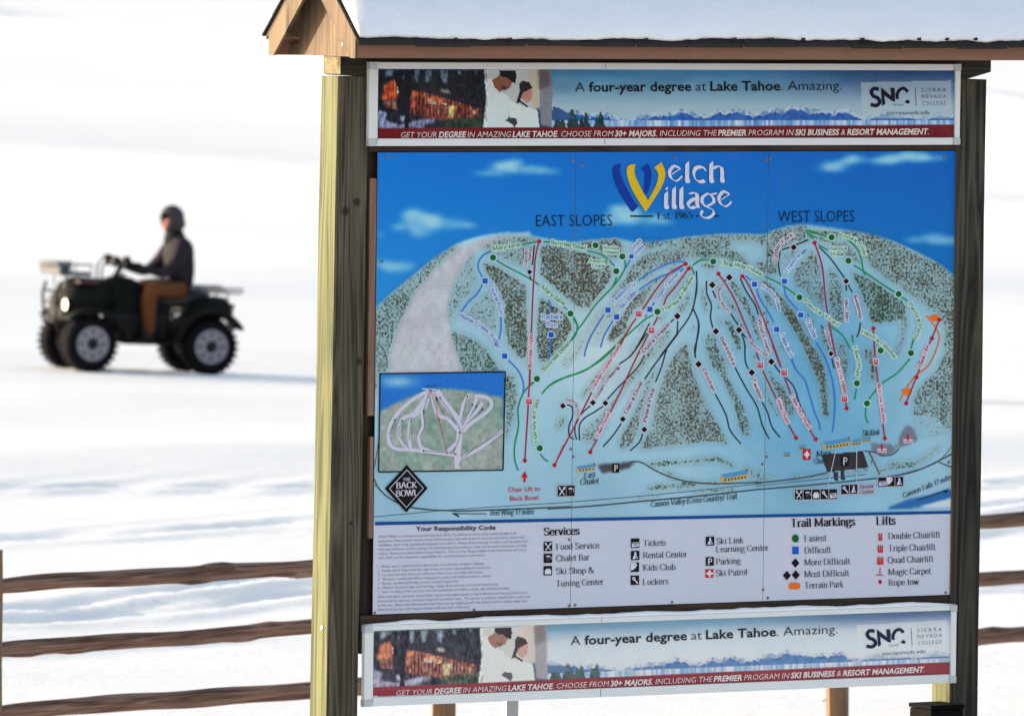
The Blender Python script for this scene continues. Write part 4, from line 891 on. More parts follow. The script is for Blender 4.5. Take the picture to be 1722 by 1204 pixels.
LIFT = [(VA, [(862, 470), (845, 540), (838, 620), (828, 800), (814, 1204)]), (VC, [(1165, 90), (1150, 400), (1128, 745)]), (V1, [(1160, 265), (1000, 360), (850, 540), (770, 660), (725, 725)]), (V1, [(660, 815), (600, 900), (500, 1075)]), (V1, [(1190, 310), (1060, 490), (970, 600), (938, 685)]), (V1, [(880, 800), (835, 885)]), (V1, [(780, 980), (665, 1204)]),
        (V2, [(765, 0), (705, 120)]), (V2, [(430, 570), (300, 830), (190, 1040), (105, 1204)]), (VD, [(120, 640), (55, 782)]), (V2, [(975, 10), (830, 300), (700, 580), (608, 765)]), (V2, [(480, 1025), (415, 1145)]), (V3, [(348, 245), (430, 360), (520, 520), (620, 760), (705, 955)]), (V3, [(735, 1045), (758, 1110)]), (V3, [(590, 268), (650, 350), (760, 590), (880, 900), (985, 1190)]),
        (V4, [(815, 85), (845, 170)]), (V4, [(885, 290), (1035, 600)]), (V4, [(1175, 895), (1262, 1045)]), (V4, [(995, 0), (1090, 250)]), (V4, [(1128, 360), (1200, 550)]), (V4, [(1415, 955), (1482, 1060)]), (V5, [(36, 108), (85, 260), (110, 500), (168, 825)]), (VE, [(655, 330), (660, 372)]), (V5, [(408, 648), (418, 830)]), (V5, [(425, 890), (438, 1000)]), (VE, [(922, 480), (936, 590)]),
        (V5, [(825, 594), (778, 712), (760, 750)]), (V5, [(700, 905), (680, 957), (615, 1122)])]
for v, pts in LIFT: I.new().view(*v).line('lift_line', RD, pts, 2.5, 3)
for v, c in [(VA, (862, 470)), (VC, (1128, 750)), (V1, (1160, 265)), (V1, (1190, 312)), (VD, (52, 783)), (V2, (415, 1147)), (V3, (348, 245)), (V3, (590, 270)), (V4, (1260, 1045)), (V4, (1482, 1060)), (V5, (36, 108)), (VE, (660, 373)), (V5, (408, 648)), (VE, (936, 590)), (V5, (825, 594)), (V5, (778, 712)), (V5, (680, 957)), (V5, (615, 1122))]: I.new().view(*v).disc('lift_terminal', RR_, c, 3.5, 4)
I.new().view(*V5).poly('terrain_park', OR, [(740, 562), (762, 575), (785, 560), (822, 566), (826, 600), (790, 605), (770, 590)], 3); I.line('terrain_park', OR, [(742, 565), (800, 640), (825, 700), (800, 800), (750, 890), (680, 945), (635, 1000), (600, 1060), (576, 1106)], 2.6, 3)
I.poly('terrain_park', OR, [(588, 1032), (640, 1025), (650, 1060), (630, 1075), (592, 1065)], 3)
def circ(v, c, r=5.2): I.new().view(*v).disc('trail_marker', HG, c, r + 1.7, 3); I.disc('trail_marker', GD, c, r, 4)
def squ(v, c, r=4.4):
    I.new().view(*v); p = I.p(c); I.v = V0; x, y = p
    for q, col_, la in ((r + 1.4, HW, 3), (r, BD, 4)): I.rect('trail_marker', col_, x - q, y - q, x + q, y + q, la)
def dia(v, c, r=6.0, hal=HP):
    I.new().view(*v); x, y = I.p(c); I.v = V0
    for q, col_, la in ((r + 1.9, hal, 3), (r, DD_, 4)):
        if col_: I.poly('trail_marker', col_, [(x - q, y), (x, y - q), (x + q, y), (x, y + q)], la)
for c in ((628, 552), (1147, 490), (1020, 835), (1460, 826), (850, 1165)): circ(VA, c)
for c in ((519, 190), (457, 338)): circ(V1, c)
circ(VC, (1235, 660)); circ(V3, (295, 120)); circ(V3, (1167, 482)); circ(VE, (806, 337))
for c in ((143, 73), (250, 221), (567, 431), (453, 788), (645, 804), (303, 995)): circ(V5, c)
for c in ((588, 670), (922, 942), (687, 1050), (1210, 817), (1254, 852)): squ(VA, c)
for c in ((610, 190), (797, 724)): squ(V1, c, 3.4 if c[0] < 700 else 4.4)
for c in ((713, 350), (1016, 320), (1181, 662), (937, 806)): squ(V3, c)
dia(VA, (813, 625), 4.6)
dia(V1, (1075, 793))
for c in ((150, 702), (440, 671), (560, 676), (728, 830), (936, 930)): dia(V2, c, 5.2)
for c in ((285, 357), (457, 281), (322, 826), (555, 812), (146, 1158), (883, 1132)): dia(V3, c)
dia(V4, (761, 310)); dia(VB, (645, 500), 5.6); dia(V5, (235, 350), 5.2); dia(V5, (139, 808), 5.0)
def chair(v, c, n, w=10.5, h=10, hal=True):
    I.new().view(*v); x, y = I.p(c); I.v = V0
    if hal: I.rect('lift_symbol', HP, x - w / 2 - 1, y - h / 2 - 1, x + w / 2 + 1, y + h / 2 + 1, 4)
    k = w / n
    for i in range(n):
        a = x - w / 2 + (i + .5) * k; I.rect('lift_symbol', (190, 40, 52), a - k * .33, y - h * .36, a + k * .33, y + h * .5, 5); I.rect('lift_symbol', (190, 40, 52), a - .35, y - h * .5, a + .35, y - h * .3, 5)
    I.rect('lift_symbol', (190, 40, 52), x - w / 2 + .8, y + h * .22, x + w / 2 - .8, y + h * .5, 6)
for v, c, n in ((V1, (685, 765), 4), (V1, (813, 932), 4), (V4, (855, 225), 4), (V4, (1124, 308), 4), (VC, (1157, 320), 3), (V5, (423, 858), 2), (V5, (224, 1092), 3)): chair(v, c, n, 8 if n == 2 else 10.5)
# trail names
GT, BT, KT, RT = (30, 128, 78), (56, 104, 196), (44, 32, 40), (186, 44, 60)
def lab(v, txt, pts, c, h, hal=None, b=.8, hw=1.9): I.view(*v).serif('lettering', c, txt, pts, h, b, hal or {GT: HG, BT: HW, KT: HP, RT: HP}[c], hw, lay=6, ticks=False, wx=4.6, wy=3.0)
lab(VA, 'Mary Jane', [(625, 517), (765, 495)], GT, 23); lab(VA, 'Mary Jane', [(868, 705), (930, 755), (985, 795)], GT, 23); lab(VA, 'Sunrise Bowl', [(918, 484), (1000, 495), (1095, 515)], GT, 23)
lab(VA, "Martha's", [(1185, 507), (1262, 512)], GT, 15); lab(VA, 'Vineyard', [(1185, 528), (1264, 534)], GT, 15); lab(VA, 'Amazing', [(1112, 575), (1208, 580)], GT, 18); lab(VA, 'Grace', [(1128, 600), (1190, 602)], GT, 18)
lab(VA, 'Sunrise Bowl', [(885, 1130), (950, 1060), (1022, 985)], GT, 22)
lab(V1, "Allie's", [(620, 135), (710, 30)], BT, 34); lab(V1, 'Alley', [(660, 175), (735, 85)], BT, 34)
lab(VA, 'Duke Run', [(606, 695), (640, 770), (664, 845)], BT, 21); lab(VA, 'Belle Creek Ridge', [(458, 852), (560, 905), (620, 960), (655, 1015)], BT, 21)
lab(VA, "Rachel's", [(872, 862), (978, 862)], BT, 24); lab(VA, 'Run', [(896, 900), (952, 902)], BT, 24); lab(VA, 'Cannon', [(798, 600), (803, 505)], KT, 15); lab(VA, 'Ball', [(818, 570), (822, 525)], KT, 15)
lab(V1, 'Leapin Liz', [(430, 665), (540, 555), (660, 475)], BT, 44); lab(V1, 'Ski Bob', [(510, 725), (665, 560)], BT, 44)
lab(V1, 'Dream Catcher', [(868, 645), (960, 510), (1095, 365)], BT, 34); lab(V1, "Harley's Hollow", [(925, 740), (1060, 670), (1150, 560), (1238, 400)], GT, 36)
lab(V1, "Dud's Dream", [(735, 1170), (860, 1030), (1005, 880)], KT, 38); lab(V2, 'Cannon Valley Quad', [(440, 545), (560, 360), (700, 130)], RT, 30, b=1.6); lab(V2, 'Dream Crossing', [(478, 635), (580, 470), (695, 330)], KT, 30)
lab(VA, 'Sunrise Triple', [(822, 1110), (828, 940)], RT, 18, b=1.6); lab(V2, 'East Quad', [(490, 1005), (605, 775)], RT, 30, b=1.6); lab(V2, "Dan's Dive", [(765, 785), (850, 620), (918, 480)], KT, 38); lab(V2, "Pete's Pike", [(955, 865), (990, 700), (1035, 540)], KT, 38)
lab(V2, 'North Cut', [(180, 655), (250, 672), (280, 740), (290, 815)], KT, 26, hw=1.4); lab(VC, "Harley's East", [(1222, 620), (1205, 520), (1205, 420), (1230, 310)], GT, 26)
lab(V3, 'Long Way Home', [(362, 150), (500, 165), (640, 200), (775, 265)], GT, 40); lab(V3, 'Triple R', [(1040, 245), (1110, 140), (1190, 60)], BT, 36); lab(V3, "Nadia's Nose", [(775, 375), (860, 430), (920, 510), (955, 620)], BT, 30)
lab(V3, 'Council Bluff', [(380, 345), (340, 420), (350, 510), (400, 590), (450, 635)], KT, 26, hw=1.5); lab(V3, 'Council Left', [(640, 915), (720, 1000), (835, 1085)], KT, 28, hw=1.5); lab(V3, 'Wild Finale', [(745, 700), (780, 850), (850, 1050)], KT, 34); lab(V3, 'Lookout', [(970, 850), (1010, 960), (1075, 1080)], BT, 38)
lab(V3, 'Bakkelyka', [(355, 890), (430, 1030), (490, 1170)], KT, 38); lab(V4, 'Chicken', [(200, 270), (320, 530)], KT, 42); lab(V4, 'Twister', [(760, 380), (800, 500), (860, 625)], KT, 42); lab(V4, 'West Quad', [(1040, 615), (1150, 880)], RT, 36, b=1.6); lab(V4, 'Look Out Quad', [(1200, 575), (1300, 780), (1400, 945)], RT, 36, b=1.6)
lab(V3, "Paul's Trail", [(1205, 515), (1260, 570), (1324, 625), (1455, 705), (1560, 780)], GT, 34); lab(VB, 'Coulee', [(702, 870), (745, 960)], BT, 24)
lab(VB, 'Cedar Fork', [(562, 572), (572, 500), (645, 440)], KT, 20); lab(V5, "Anna's Alley", [(185, 70), (260, 85), (320, 130), (345, 190)], GT, 24); lab(V5, "Nanny's", [(133, 155), (238, 152)], GT, 22); lab(V5, 'Knob', [(150, 188), (220, 190)], GT, 22)
lab(V5, "Jon Jon", [(225, 460), (232, 605)], KT, 20); lab(V5, 'Sweeney', [(280, 440), (305, 520), (318, 590)], KT, 22); lab(V5, "Heidi's Hollow", [(325, 675), (400, 710), (480, 775), (540, 840)], GT, 24); lab(V5, 'Fowl Play', [(275, 765), (300, 850), (298, 955)], GT, 24)
lab(V5, "Paula's Party", [(625, 495), (668, 560), (688, 630), (665, 715)], GT, 26); lab(V5, 'Rope Tow', [(708, 900), (760, 755)], RT, 22, b=1.6); lab(V5, 'Fast Lift 2000', [(165, 835), (218, 1060)], RT, 20, b=1.6); lab(VE, 'SkiLink Double', [(880, 195), (920, 475)], RT, 22, b=1.6); lab(V5, 'Lil Bear', [(95, 650), (132, 765)], KT, 16, hw=1.3)
# titles on the sky
I.view(*V0).sans('lettering', (14, 22, 36), 'EAST SLOPES', (901, 381), (1029, 380), 19, -.012, lay=6); I.sans('lettering', (14, 22, 36), 'WEST SLOPES', (1308, 374), (1436, 373), 19, -.012, lay=6)
VW = (1020, 265, 7.827); I.new()
YE, BW, LW = (212, 176, 24), (10, 54, 150), (206, 204, 220)
def blob(name, c, L, Rr, lay):      # shape from a left and a right outline of equal length
    I.view(*VW); a, b = cat([I.p(q) for q in L], n=6), cat([I.p(q) for q in Rr], n=6); n = len(a); I.raw(name, c, a + b, [(i, i + 1, n + i + 1, n + i) for i in range(n - 1)], lay)
def W_leaf(dx, dy, c, lay):
    blob('logo', c, [(375 + dx, 88 + dy), (290 + dx, 105 + dy), (262 + dx, 200 + dy), (330 + dx, 420 + dy), (510 + dx, 718 + dy)], [(378 + dx, 92 + dy), (362 + dx, 150 + dy), (372 + dx, 240 + dy), (440 + dx, 390 + dy), (540 + dx, 570 + dy)], lay)
def W_right(dx, dy, c, lay, f=1.0):
    blob('logo', c, [(622 + dx, 135 + dy), (672 + dx, 200 + dy), (668 + dx, 300 + dy), (620 + dx, 420 + dy), (538 + dx, 572 + dy)], [(715 + dx, 62 + dy), (765 + dx, 180 + dy), (758 + dx, 290 + dy), (690 + dx, 440 + dy), (512 + dx, 716 + dy)], lay)
W_leaf(-186, 0, BW, 4); I.view(*VW).poly('logo', BW, [(352, 572), (418, 640), (345, 718), (320, 700)], 4)
blob('logo', BW, [(445, 148), (495, 200), (498, 300), (485, 420), (480, 450)], [(540, 85), (585, 180), (582, 300), (555, 420), (522, 495)], 4)
W_leaf(0, 0, YE, 6); W_right(0, 0, YE, 6)
def pen(pts, w=58, ang=32, lay=8, smooth=True):
    """broad pen held at an angle; the letters of the wordmark are written with it"""
    I.view(*VW); P = [I.p(q) for q in pts]; P = cat(P, n=6) if smooth else [np.array(p) for p in P]; a = math.radians(ang); d = np.array([math.cos(a), math.sin(a)]); ww = w / VW[2] / 2
    n_ = [p + d * ww for p in P] + [p - d * ww for p in P]; m = len(P); I.raw('logo', LW, n_, [(i, i + 1, m + i + 1, m + i) for i in range(m - 1)], lay)
    I.strip('logo', LW, P, lambda n: 0.75, lay)
def ell(x, top=85, bot=330, lay=8): pen([(x, top), (x - 4, bot - 20)], 52, 0, lay, False); I.view(*VW).poly('logo', LW, [(x - 26, bot - 60), (x + 24, bot - 60), (x + 40, bot - 12), (x + 26, bot + 8), (x - 14, bot + 8), (x - 30, bot - 25)], lay); I.poly('logo', LW, [(x - 28, top + 6), (x + 22, top - 40), (x + 26, top + 14), (x - 26, top + 20)], lay)
def ee(ox, oy):
    pen([(875 + ox, 110 + oy), (822 + ox, 190 + oy), (845 + ox, 275 + oy), (905 + ox, 310 + oy)], 46, 20); pen([(905 + ox, 312 + oy), (945 + ox, 290 + oy), (988 + ox, 245 + oy)], 26, 60)
    pen([(880 + ox, 108 + oy), (930 + ox, 128 + oy), (962 + ox, 145 + oy)], 46, 60); pen([(965 + ox, 145 + oy), (855 + ox, 222 + oy)], 14, 80, smooth=False)
ee(0, 0); ell(1055); pen([(1290, 150), (1235, 125), (1165, 145), (1140, 215), (1165, 290), (1225, 322), (1285, 305)], 54, 50); pen([(1270, 140), (1300, 165)], 50, 70, smooth=False)
ell(1372); pen([(1400, 150), (1450, 115), (1500, 130), (1515, 200), (1512, 310)], 50, 15); I.view(*VW).poly('logo', LW, [(1488, 270), (1538, 270), (1550, 320), (1530, 336), (1500, 332), (1484, 300)], 9)
I.view(*VW).poly('logo', LW, [(765, 410), (800, 385), (800, 410), (782, 434)], 8); ell(778, 480, 672); ell(880, 418, 672); ell(978, 418, 672)
pen([(1090, 480), (1150, 462), (1185, 500), (1185, 600), (1200, 662)], 52, 12); pen([(1165, 535), (1090, 580), (1065, 625), (1090, 665), (1165, 650)], 50, 40)
pen([(1330, 470), (1262, 520), (1250, 590), (1300, 650)], 44, 15); pen([(1330, 470), (1390, 520), (1400, 590), (1300, 652)], 44, 15); pen([(1360, 490), (1445, 470)], 22, 80, smooth=False)
pen([(1305, 650), (1390, 690), (1400, 745), (1330, 795), (1255, 785), (1235, 740), (1260, 700)], 40, 40); ee(650, 336)
I.view(*VW).rect('logo', (18, 30, 40), 308, 764, 605, 784, 5); I.serif('lettering', (24, 36, 52), 'Est. 1965', [(662, 815), (1135, 805)], 92, .3, lay=6); I.disc('logo', (18, 30, 40), (1190, 772), 1.6, 5); I.rect('logo', (18, 30, 40), 1400, 762, 1478, 782, 5)
I.new()
# buildings, icons and captions at the foot of the slopes
def hut(v, x0, y0, x1, y1, sk=-.06):
    I.new().view(*v); w, h = x1 - x0, y1 - y0
    I.poly('chalet_drawing', (196, 160, 78), [(x0 - w * .06, y0 + h * .3), (x0, y0 + h * .08), (x0 + w * .07, y0 + h * .4), (x0 + w * .07, y1), (x0 - w * .03, y1 - h * .08)], 3)
    I.poly('chalet_drawing', (74, 142, 190), [(x0, y0 + h * .1), (x1, y0 + sk * w), (x1 + 4, y0 + h * .48 + sk * w), (x0 + w * .07, y0 + h * .6)], 4)
    I.poly('chalet_drawing', (196, 160, 78), [(x0 + w * .07, y0 + h * .6), (x1 + 2, y0 + h * .48 + sk * w), (x1 + 2, y1 + sk * w), (x0 + w * .07, y1)], 3)
    n = max(3, int(w / 26))
    for i in range(n):
        a = x0 + w * .07 + (i + .3) * w * .9 / n; yy = y0 + h * .66 + sk * (a - x0) * .9; I.rect('chalet_drawing', (34, 32, 36), a, yy, a + 10, yy + h * .24, 5)
    if w > 100: I.rect('chalet_drawing', (140, 40, 44), x1 - 10, y0 - 8 + sk * w, x1 - 2, y0 + 8 + sk * w, 5)
hut(VD, 215, 790, 345, 832, -.12); hut(VD, 1262, 845, 1448, 905, -.15); hut(VE, 495, 615, 680, 668, -.16); hut(VE, 698, 600, 762, 640, -.12); hut(VE, 768, 582, 832, 614, -.1); hut(VE, 315, 640, 360, 670, -.1); hut(VE, 205, 690, 250, 722, -.05)
I.new().view(*VE).rect('service_icon', (190, 24, 40), 342, 666, 400, 744, 4); I.rect('service_icon', LW, 364, 680, 378, 730, 5); I.rect('service_icon', LW, 352, 696, 390, 714, 5)
def icon(v, x0, y0, s, kind, hgt=None, lay=5):
    """small black pictogram with a pale drawing"""
    hgt = hgt or s; I.new().view(*v); f = lambda a, b: (x0 + a * s, y0 + b * hgt - .03 * a * s); g = LW
    P = lambda pts, c=g, l=1: I.poly('service_icon', c, [f(a, b) for a, b in pts], lay + l)
    Ln = lambda pts, w: I.line('service_icon', g, [f(a, b) for a, b in pts], w * s / I.v[2], lay + 2, smooth=False)
    P([(0, 0), (1, 0), (1, 1), (0, 1)], (26, 20, 24), 0)
    if kind == 'food': Ln([(.2, .15), (.8, .9)], .09); Ln([(.85, .12), (.2, .9)], .11); P([(.1, .1), (.3, .1), (.32, .32), (.2, .36)]); P([(.72, .1), (.92, .1), (.86, .38), (.7, .3)])
    elif kind == 'bar': P([(.28, .22), (.72, .22), (.72, .36), (.28, .36)]); P([(.33, .40), (.67, .40), (.62, .78), (.36, .78)], (70, 66, 72)); Ln([(.76, .30), (.88, .38), (.82, .62)], .05)
    elif kind == 'shop': P([(.14, .9), (.14, .5), (.36, .24), (.5, .38), (.66, .24), (.88, .5), (.88, .9), (.7, .84), (.5, .9), (.3, .84)])
    elif kind == 'ticket': P([(.1, .55), (.92, .5), (.92, .86), (.1, .9)]); P([(.3, .6), (.8, .58), (.78, .74), (.3, .76)], (92, 110, 170), 2); P([(.06, .42), (.96, .38), (.96, .44), (.06, .48)], (170, 170, 190))
    elif kind == 'rental': P([(.42, .12), (.58, .12), (.62, .4), (.84, .84), (.16, .88), (.4, .4)]); P([(.5, .5), (.66, .5), (.76, .82), (.5, .84)], (120, 140, 196), 2)
    elif kind == 'kids': P([(0, .02), (.55, .02), (.74, .2), (.7, .4), (.3, .8), (.16, .74), (.02, .9)]); P([(.4, .2), (.55, .2), (.5, .4)], (26, 20, 24), 2)
    elif kind == 'locker': I.disc('service_icon', g, f(.36, .32), .2 * s / I.v[2], lay + 1, 12); I.disc('service_icon', (26, 20, 24), f(.36, .32), .08 * s / I.v[2], lay + 2, 8); Ln([(.42, .42), (.84, .86)], .15)
    elif kind == 'park': Ln([(.34, .14), (.34, .88)], .13); Ln([(.34, .2), (.66, .2), (.72, .36), (.66, .52), (.34, .52)], .11)
for x, y, k in ((92, 270, 'food'), (92, 402, 'bar'), (90, 540, 'shop'), (1063, 234, 'ticket'), (1063, 370, 'rental'), (1060, 502, 'kids'), (1060, 646, 'locker')): icon(V6, x, y, 94, k, 104)
icon(VR, 212, 166, 45, 'rental', 48); icon(VR, 212, 276, 43, 'park', 46); I.new().view(*VR).rect('service_icon', (190, 24, 40), 210, 341, 253, 386, 4, -.03); I.rect('service_icon', LW, 226, 346, 238, 380, 5); I.rect('service_icon', LW, 214, 357, 250, 369, 5)
icon(VD, 470, 772, 50, 'park', 66); icon(VE, 618, 716, 58, 'park', 74)
def box_of(v, x0, y0, x1, y1): I.new().view(*v).rect('icon_border', (168, 170, 186), x0, y0, x1, y1, 4, -.015)
box_of(VD, 66, 924, 204, 1014); icon(VD, 74, 932, 60, 'food', 76); icon(VD, 137, 930, 60, 'bar', 76)
box_of(VE, 276, 952, 594, 1040)
for i, k in enumerate(('food', 'bar', 'shop', 'locker', 'ticket')): icon(VE, 284 + i * 62, 960 - i, 57, k, 72)
box_of(VE, 612, 920, 868, 1000); icon(VE, 620, 926, 56, 'locker', 66); icon(VE, 682, 924, 54, 'rental', 66)
box_of(VE, 880, 866, 1074, 944); icon(VE, 887, 872, 58, 'ticket', 66); icon(VE, 948, 870, 58, 'kids', 66); icon(VE, 1010, 868, 58, 'rental', 66)
it = lambda v, txt, a, b, h, bo=.6, c=(40, 42, 50): I.view(*v).serif('lettering', c, txt, [a, b], h, bo, slant=.25, lay=7)
it(VE, 'Rental', (750, 952), (850, 945), 26, 1.2, (90, 88, 100)); it(VE, 'Center', (750, 990), (855, 983), 26, 1.2, (90, 88, 100))
for v, a, b in ((VD, (182, 920), (250, 840)), (VE, (518, 950), (582, 668)), (VE, (728, 920), (732, 655)), (VE, (940, 868), (880, 700))): I.new().view(*v).line('pointer_line', (180, 182, 194), [a, b], 1.3, 5)
it(VD, 'East', (262, 878), (345, 868), 40, 1.0); it(VD, 'Chalet', (234, 924), (370, 914), 40, 1.0); it(VD, 'Cannon Valley (Cross Country) Trail', (745, 1085), (1370, 1025), 40, 1.0); it(VC, 'Red Wing 12 miles', (872, 1145), (1192, 1135), 38, 1.0)
it(VE, 'Skilink', (770, 572), (900, 562), 40, 1.0); it(VE, 'Main', (435, 722), (545, 712), 40, 1.0); it(VE, 'Chalet', (420, 775), (520, 765), 40, 1.0); it(VE, 'Cannon Falls 12 miles', (1068, 1020), (1425, 880), 36, 1.0)
I.new().view(*VC).line('direction_arrow', (30, 34, 40), [(605, 1132), (850, 1134)], 1.4, 5); I.rect('direction_arrow', (30, 34, 40), 600, 1129, 640, 1136, 6); I.new().poly('arrow_head', (30, 34, 40), [(600, 1130), (650, 1160), (655, 1152), (630, 1134)], 5)
I.new().view(*VE).line('direction_arrow', (20, 34, 60), [(1170, 1035), (1390, 962)], 1.4, 5); I.new().poly('arrow_head', (20, 34, 60), [(1400, 958), (1355, 966), (1375, 985)], 5)
I.view(*VC).sans('lettering', (190, 44, 58), 'Chair Lift to', (1005, 977), (1240, 968), 34, .008, lay=6); I.sans('lettering', (190, 44, 58), 'Back Bowl', (1020, 1040), (1226, 1032), 34, .008, lay=6); I.poly('direction_arrow', (190, 14, 30), [(1126, 828), (1150, 872), (1134, 872), (1132, 905), (1116, 905), (1118, 872), (1100, 872)], 5)
for x, y in ((1103, 600), (914, 668)):
    I.new().view(*VE).rect('lift_symbol', HP, x - 34, y - 6, x + 34, y + 22, 4); I.rect('lift_symbol', (184, 50, 60), x - 32, y + 8, x + 32, y + 14, 5); I.rect('lift_symbol', (190, 20, 36), x - 6, y - 40, x + 6, y + 6, 5)
# inset map of the back bowl
def inset():
    I.new().view(*VC)
    sn = (196, 192, 214)
    for w_, c, la in ((13, sn, 5),):
        for pts in ([(430, 245), (300, 320), (190, 430), (140, 540), (150, 630), (200, 665), (300, 672), (400, 682), (560, 700), (640, 712)], [(430, 260), (330, 400), (240, 450), (215, 540), (240, 620), (300, 665)], [(420, 300), (400, 370), (310, 440), (288, 560), (300, 660)], [(430, 300), (385, 380), (390, 500), (360, 580), (375, 650), (440, 680)],
                    [(455, 250), (470, 350), (500, 420), (570, 450), (640, 530)], [(490, 245), (560, 350), (640, 450), (655, 530)], [(720, 270), (680, 350), (665, 440), (655, 530)], [(760, 285), (840, 290), (885, 330), (860, 390), (740, 480), (680, 540)], [(780, 300), (720, 420), (670, 510)], [(820, 330), (760, 420), (690, 500)], [(655, 530), (650, 620), (640, 700), (640, 810)], [(655, 600), (560, 690)], [(965, 535), (800, 660), (690, 720), (650, 760)]):
            I.line('inset_map', c, pts, w_ / 2.2 if pts[0] not in ((490, 245), (655, 530)) else w_ / 1.3, la)
    for pts in ([(430, 260), (395, 400), (400, 500), (365, 580)], [(190, 450), (145, 560)], [(237, 460), (215, 560), (290, 660)], [(305, 460), (288, 600)], [(510, 295), (600, 420), (655, 520), (660, 560), (612, 690)], [(710, 280), (665, 480)], [(750, 345), (670, 500)], [(820, 378), (700, 490)], [(395, 680), (560, 692), (625, 703)], [(960, 540), (700, 710), (650, 800)], [(485, 298), (545, 430)]):
        I.line('inset_map', (80, 84, 96), pts, .8, 7)
    I.line('inset_map', (200, 90, 96), [(445, 240), (505, 455), (565, 690)], 1.0, 8)
    for c in ((186, 455), (237, 462), (308, 447), (303, 465), (394, 388), (395, 405), (512, 296), (486, 297), (490, 312), (711, 283), (750, 345), (776, 361), (820, 378), (652, 547), (393, 680)): I.disc('inset_map', (24, 22, 28), c, 1.5, 8, 8)
    for c in ((505, 455), (565, 692), (625, 703), (446, 242)): I.disc('inset_map', (196, 40, 54), c, 1.6, 9, 8)
    I.line('inset_map', (60, 70, 100), [(410, 212), (495, 212)], 1.3, 7); I.line('inset_map', (170, 200, 225), [(380, 230), (490, 238)], 2.0, 6)
    for a, b in (((72, 122), (985, 108)), ((985, 108), (968, 818)), ((968, 818), (68, 832)), ((68, 832), (80, 122))): I.line('inset_map', (18, 20, 26), [a, b], 2.2, 8, smooth=False)
inset()
def inset_paint(X, Y, sh):
    n1 = vnoise(sh, (5, 5), 21, 2); n2 = vnoise(sh, (14, 12), 22, 3); C = np.zeros(sh + (3,)) + np.array([8., 108, 206])
    top = TV(VC, [(80, 395), (200, 330), (330, 275), (440, 238), (560, 230), (680, 236), (800, 258), (900, 280), (970, 290), (990, 850), (60, 850)])
    c = np.exp(-(((X - 669) / 30) ** 2 + ((Y - 642) / 10) ** 2)); C = C * (1 - c[..., None] * .8) + np.array([170., 205, 225]) * c[..., None] * .8
    m = blur(inpoly(X, Y, top).astype(float), 1)[..., None]
    g = np.clip((n2 - .35) * 2.5, 0, 1)[..., None]; G = np.array([158., 164, 160]) * (1 - g) + np.array([128., 156, 146]) * g + ((n1 - .5) * 46)[..., None]
    return C * (1 - m) + G * m
x0, z0 = loc(*TV(VC, [(72, 830)])[0]); x1, z1 = loc(*TV(VC, [(978, 112)])[0])
M_ART2 = (lambda t: t.col(t.mix(t.mr(t.noise(t.tc.outputs['Object'], 90, 3), .4, .6, 0, .18), (lambda a: (setattr(a, 'attribute_name', 'art'), a.outputs['Color'])[1])(t.n.new('ShaderNodeAttribute')), (.16, .17, .16, 1))))(NT('inset_artwork', .55, .14))
art_panel('inset_panel', x0, x1, z0, z1, -.0018, .0042, inset_paint, board, M_ART2, .0010)
I.view(*VC)
for q, c, la in ((172, (14, 12, 16), 9), (140, (186, 184, 200), 10), (132, (18, 14, 18), 11)): I.poly('back_bowl_badge', c, [(268 - q * .9, 952), (272, 952 - q), (268 + q * .9, 948), (268, 952 + q)], la)
for txt, a, b, h in (('THE', (240, 896), (300, 894), 22), ('BACK', (192, 950), (345, 944), 42), ('BOWL', (190, 1008), (352, 1000), 42)): I.serif('back_bowl_badge', (190, 186, 204), txt, [a, b], h, 3.0, lay=13)
# blue line and legend
I.view(*V0).poly('legend_rule', (10, 70, 138), [(630.5, 877.5), (1600, 858.5), (1600, 863.5), (630.5, 883)], 3)
I.view(*VL).sans('lettering', (52, 46, 54), 'Your Responsibility Code', (272, 112), (734, 104), 25, .02, lay=5)
RC = ["Welch Village is committed to promoting skier safety.  In addition to those using traditional alpine ski", "equipment, others on the slopes include snowboarders, telemark skiers or cross-country skiers, skiers with", "disabilities, skiers with specialized equipment and others.  Always show courtesy to others and be aware that", "there are elements of risk in skiing and snowboarding that common sense and personal awareness can help", "reduce.  Know your ability level and stay within it.  Observe Your Responsibility Code listed below and share", "with others on the slopes the responsibility for a great snowsports experience."]
for i, (s_, xe) in enumerate(zip(RC, (852, 902, 920, 914, 912, 672))): I.sans('small_print', (116, 112, 128), s_, (54, 152 + i * 24.4), (xe, 152 + i * 24.4 - (xe - 54) * .027), 14, -.004, lay=5)
RC2 = ["1.  Always stay in control, and be able to stop or avoid other people or objects.", "2.  People ahead of you have the right of way. It is your responsibility to avoid them.", "3.  You must not stop where you obstruct a trail, or are not visible from above.", "4.  Whenever starting downhill or merging into a trail, look uphill and yield to others.", "5.  Always use devices to help prevent runaway equipment.", "6.  Observe all posted signs and warnings.  Keep off closed trails and out of closed areas.", "7.  Prior to using any lift, you must have the knowledge and ability to load, ride and unload safely."]
for i, (s_, xe) in enumerate(zip(RC2, (668, 712, 664, 708, 518, 752, 816))): I.sans('small_print', (116, 112, 128), s_, (52, 324 + i * 24.6), (xe, 324 + i * 24.6 - (xe - 54) * .030), 14, -.004, lay=5)
RC3 = ["Skiers and riders should be advised that a green circle, blue square or black diamond trail at your area is not", "necessarily the same as a similarly rated trail at another area.  The system is a relative system that is valid only", "at this area.  Skiers and riders should work their way up, beginning with the easiest trails no matter what their", "ability level may be, until they are familiar with the trails at the area."]
for i, (s_, xe) in enumerate(zip(RC3, (916, 936, 918, 584))): I.sans('small_print', (116, 112, 128), s_, (50, 500 + i * 24.6), (xe, 500 + i * 24.6 - (xe - 54) * .031), 14, -.004, lay=5)
LG = (58, 52, 62)
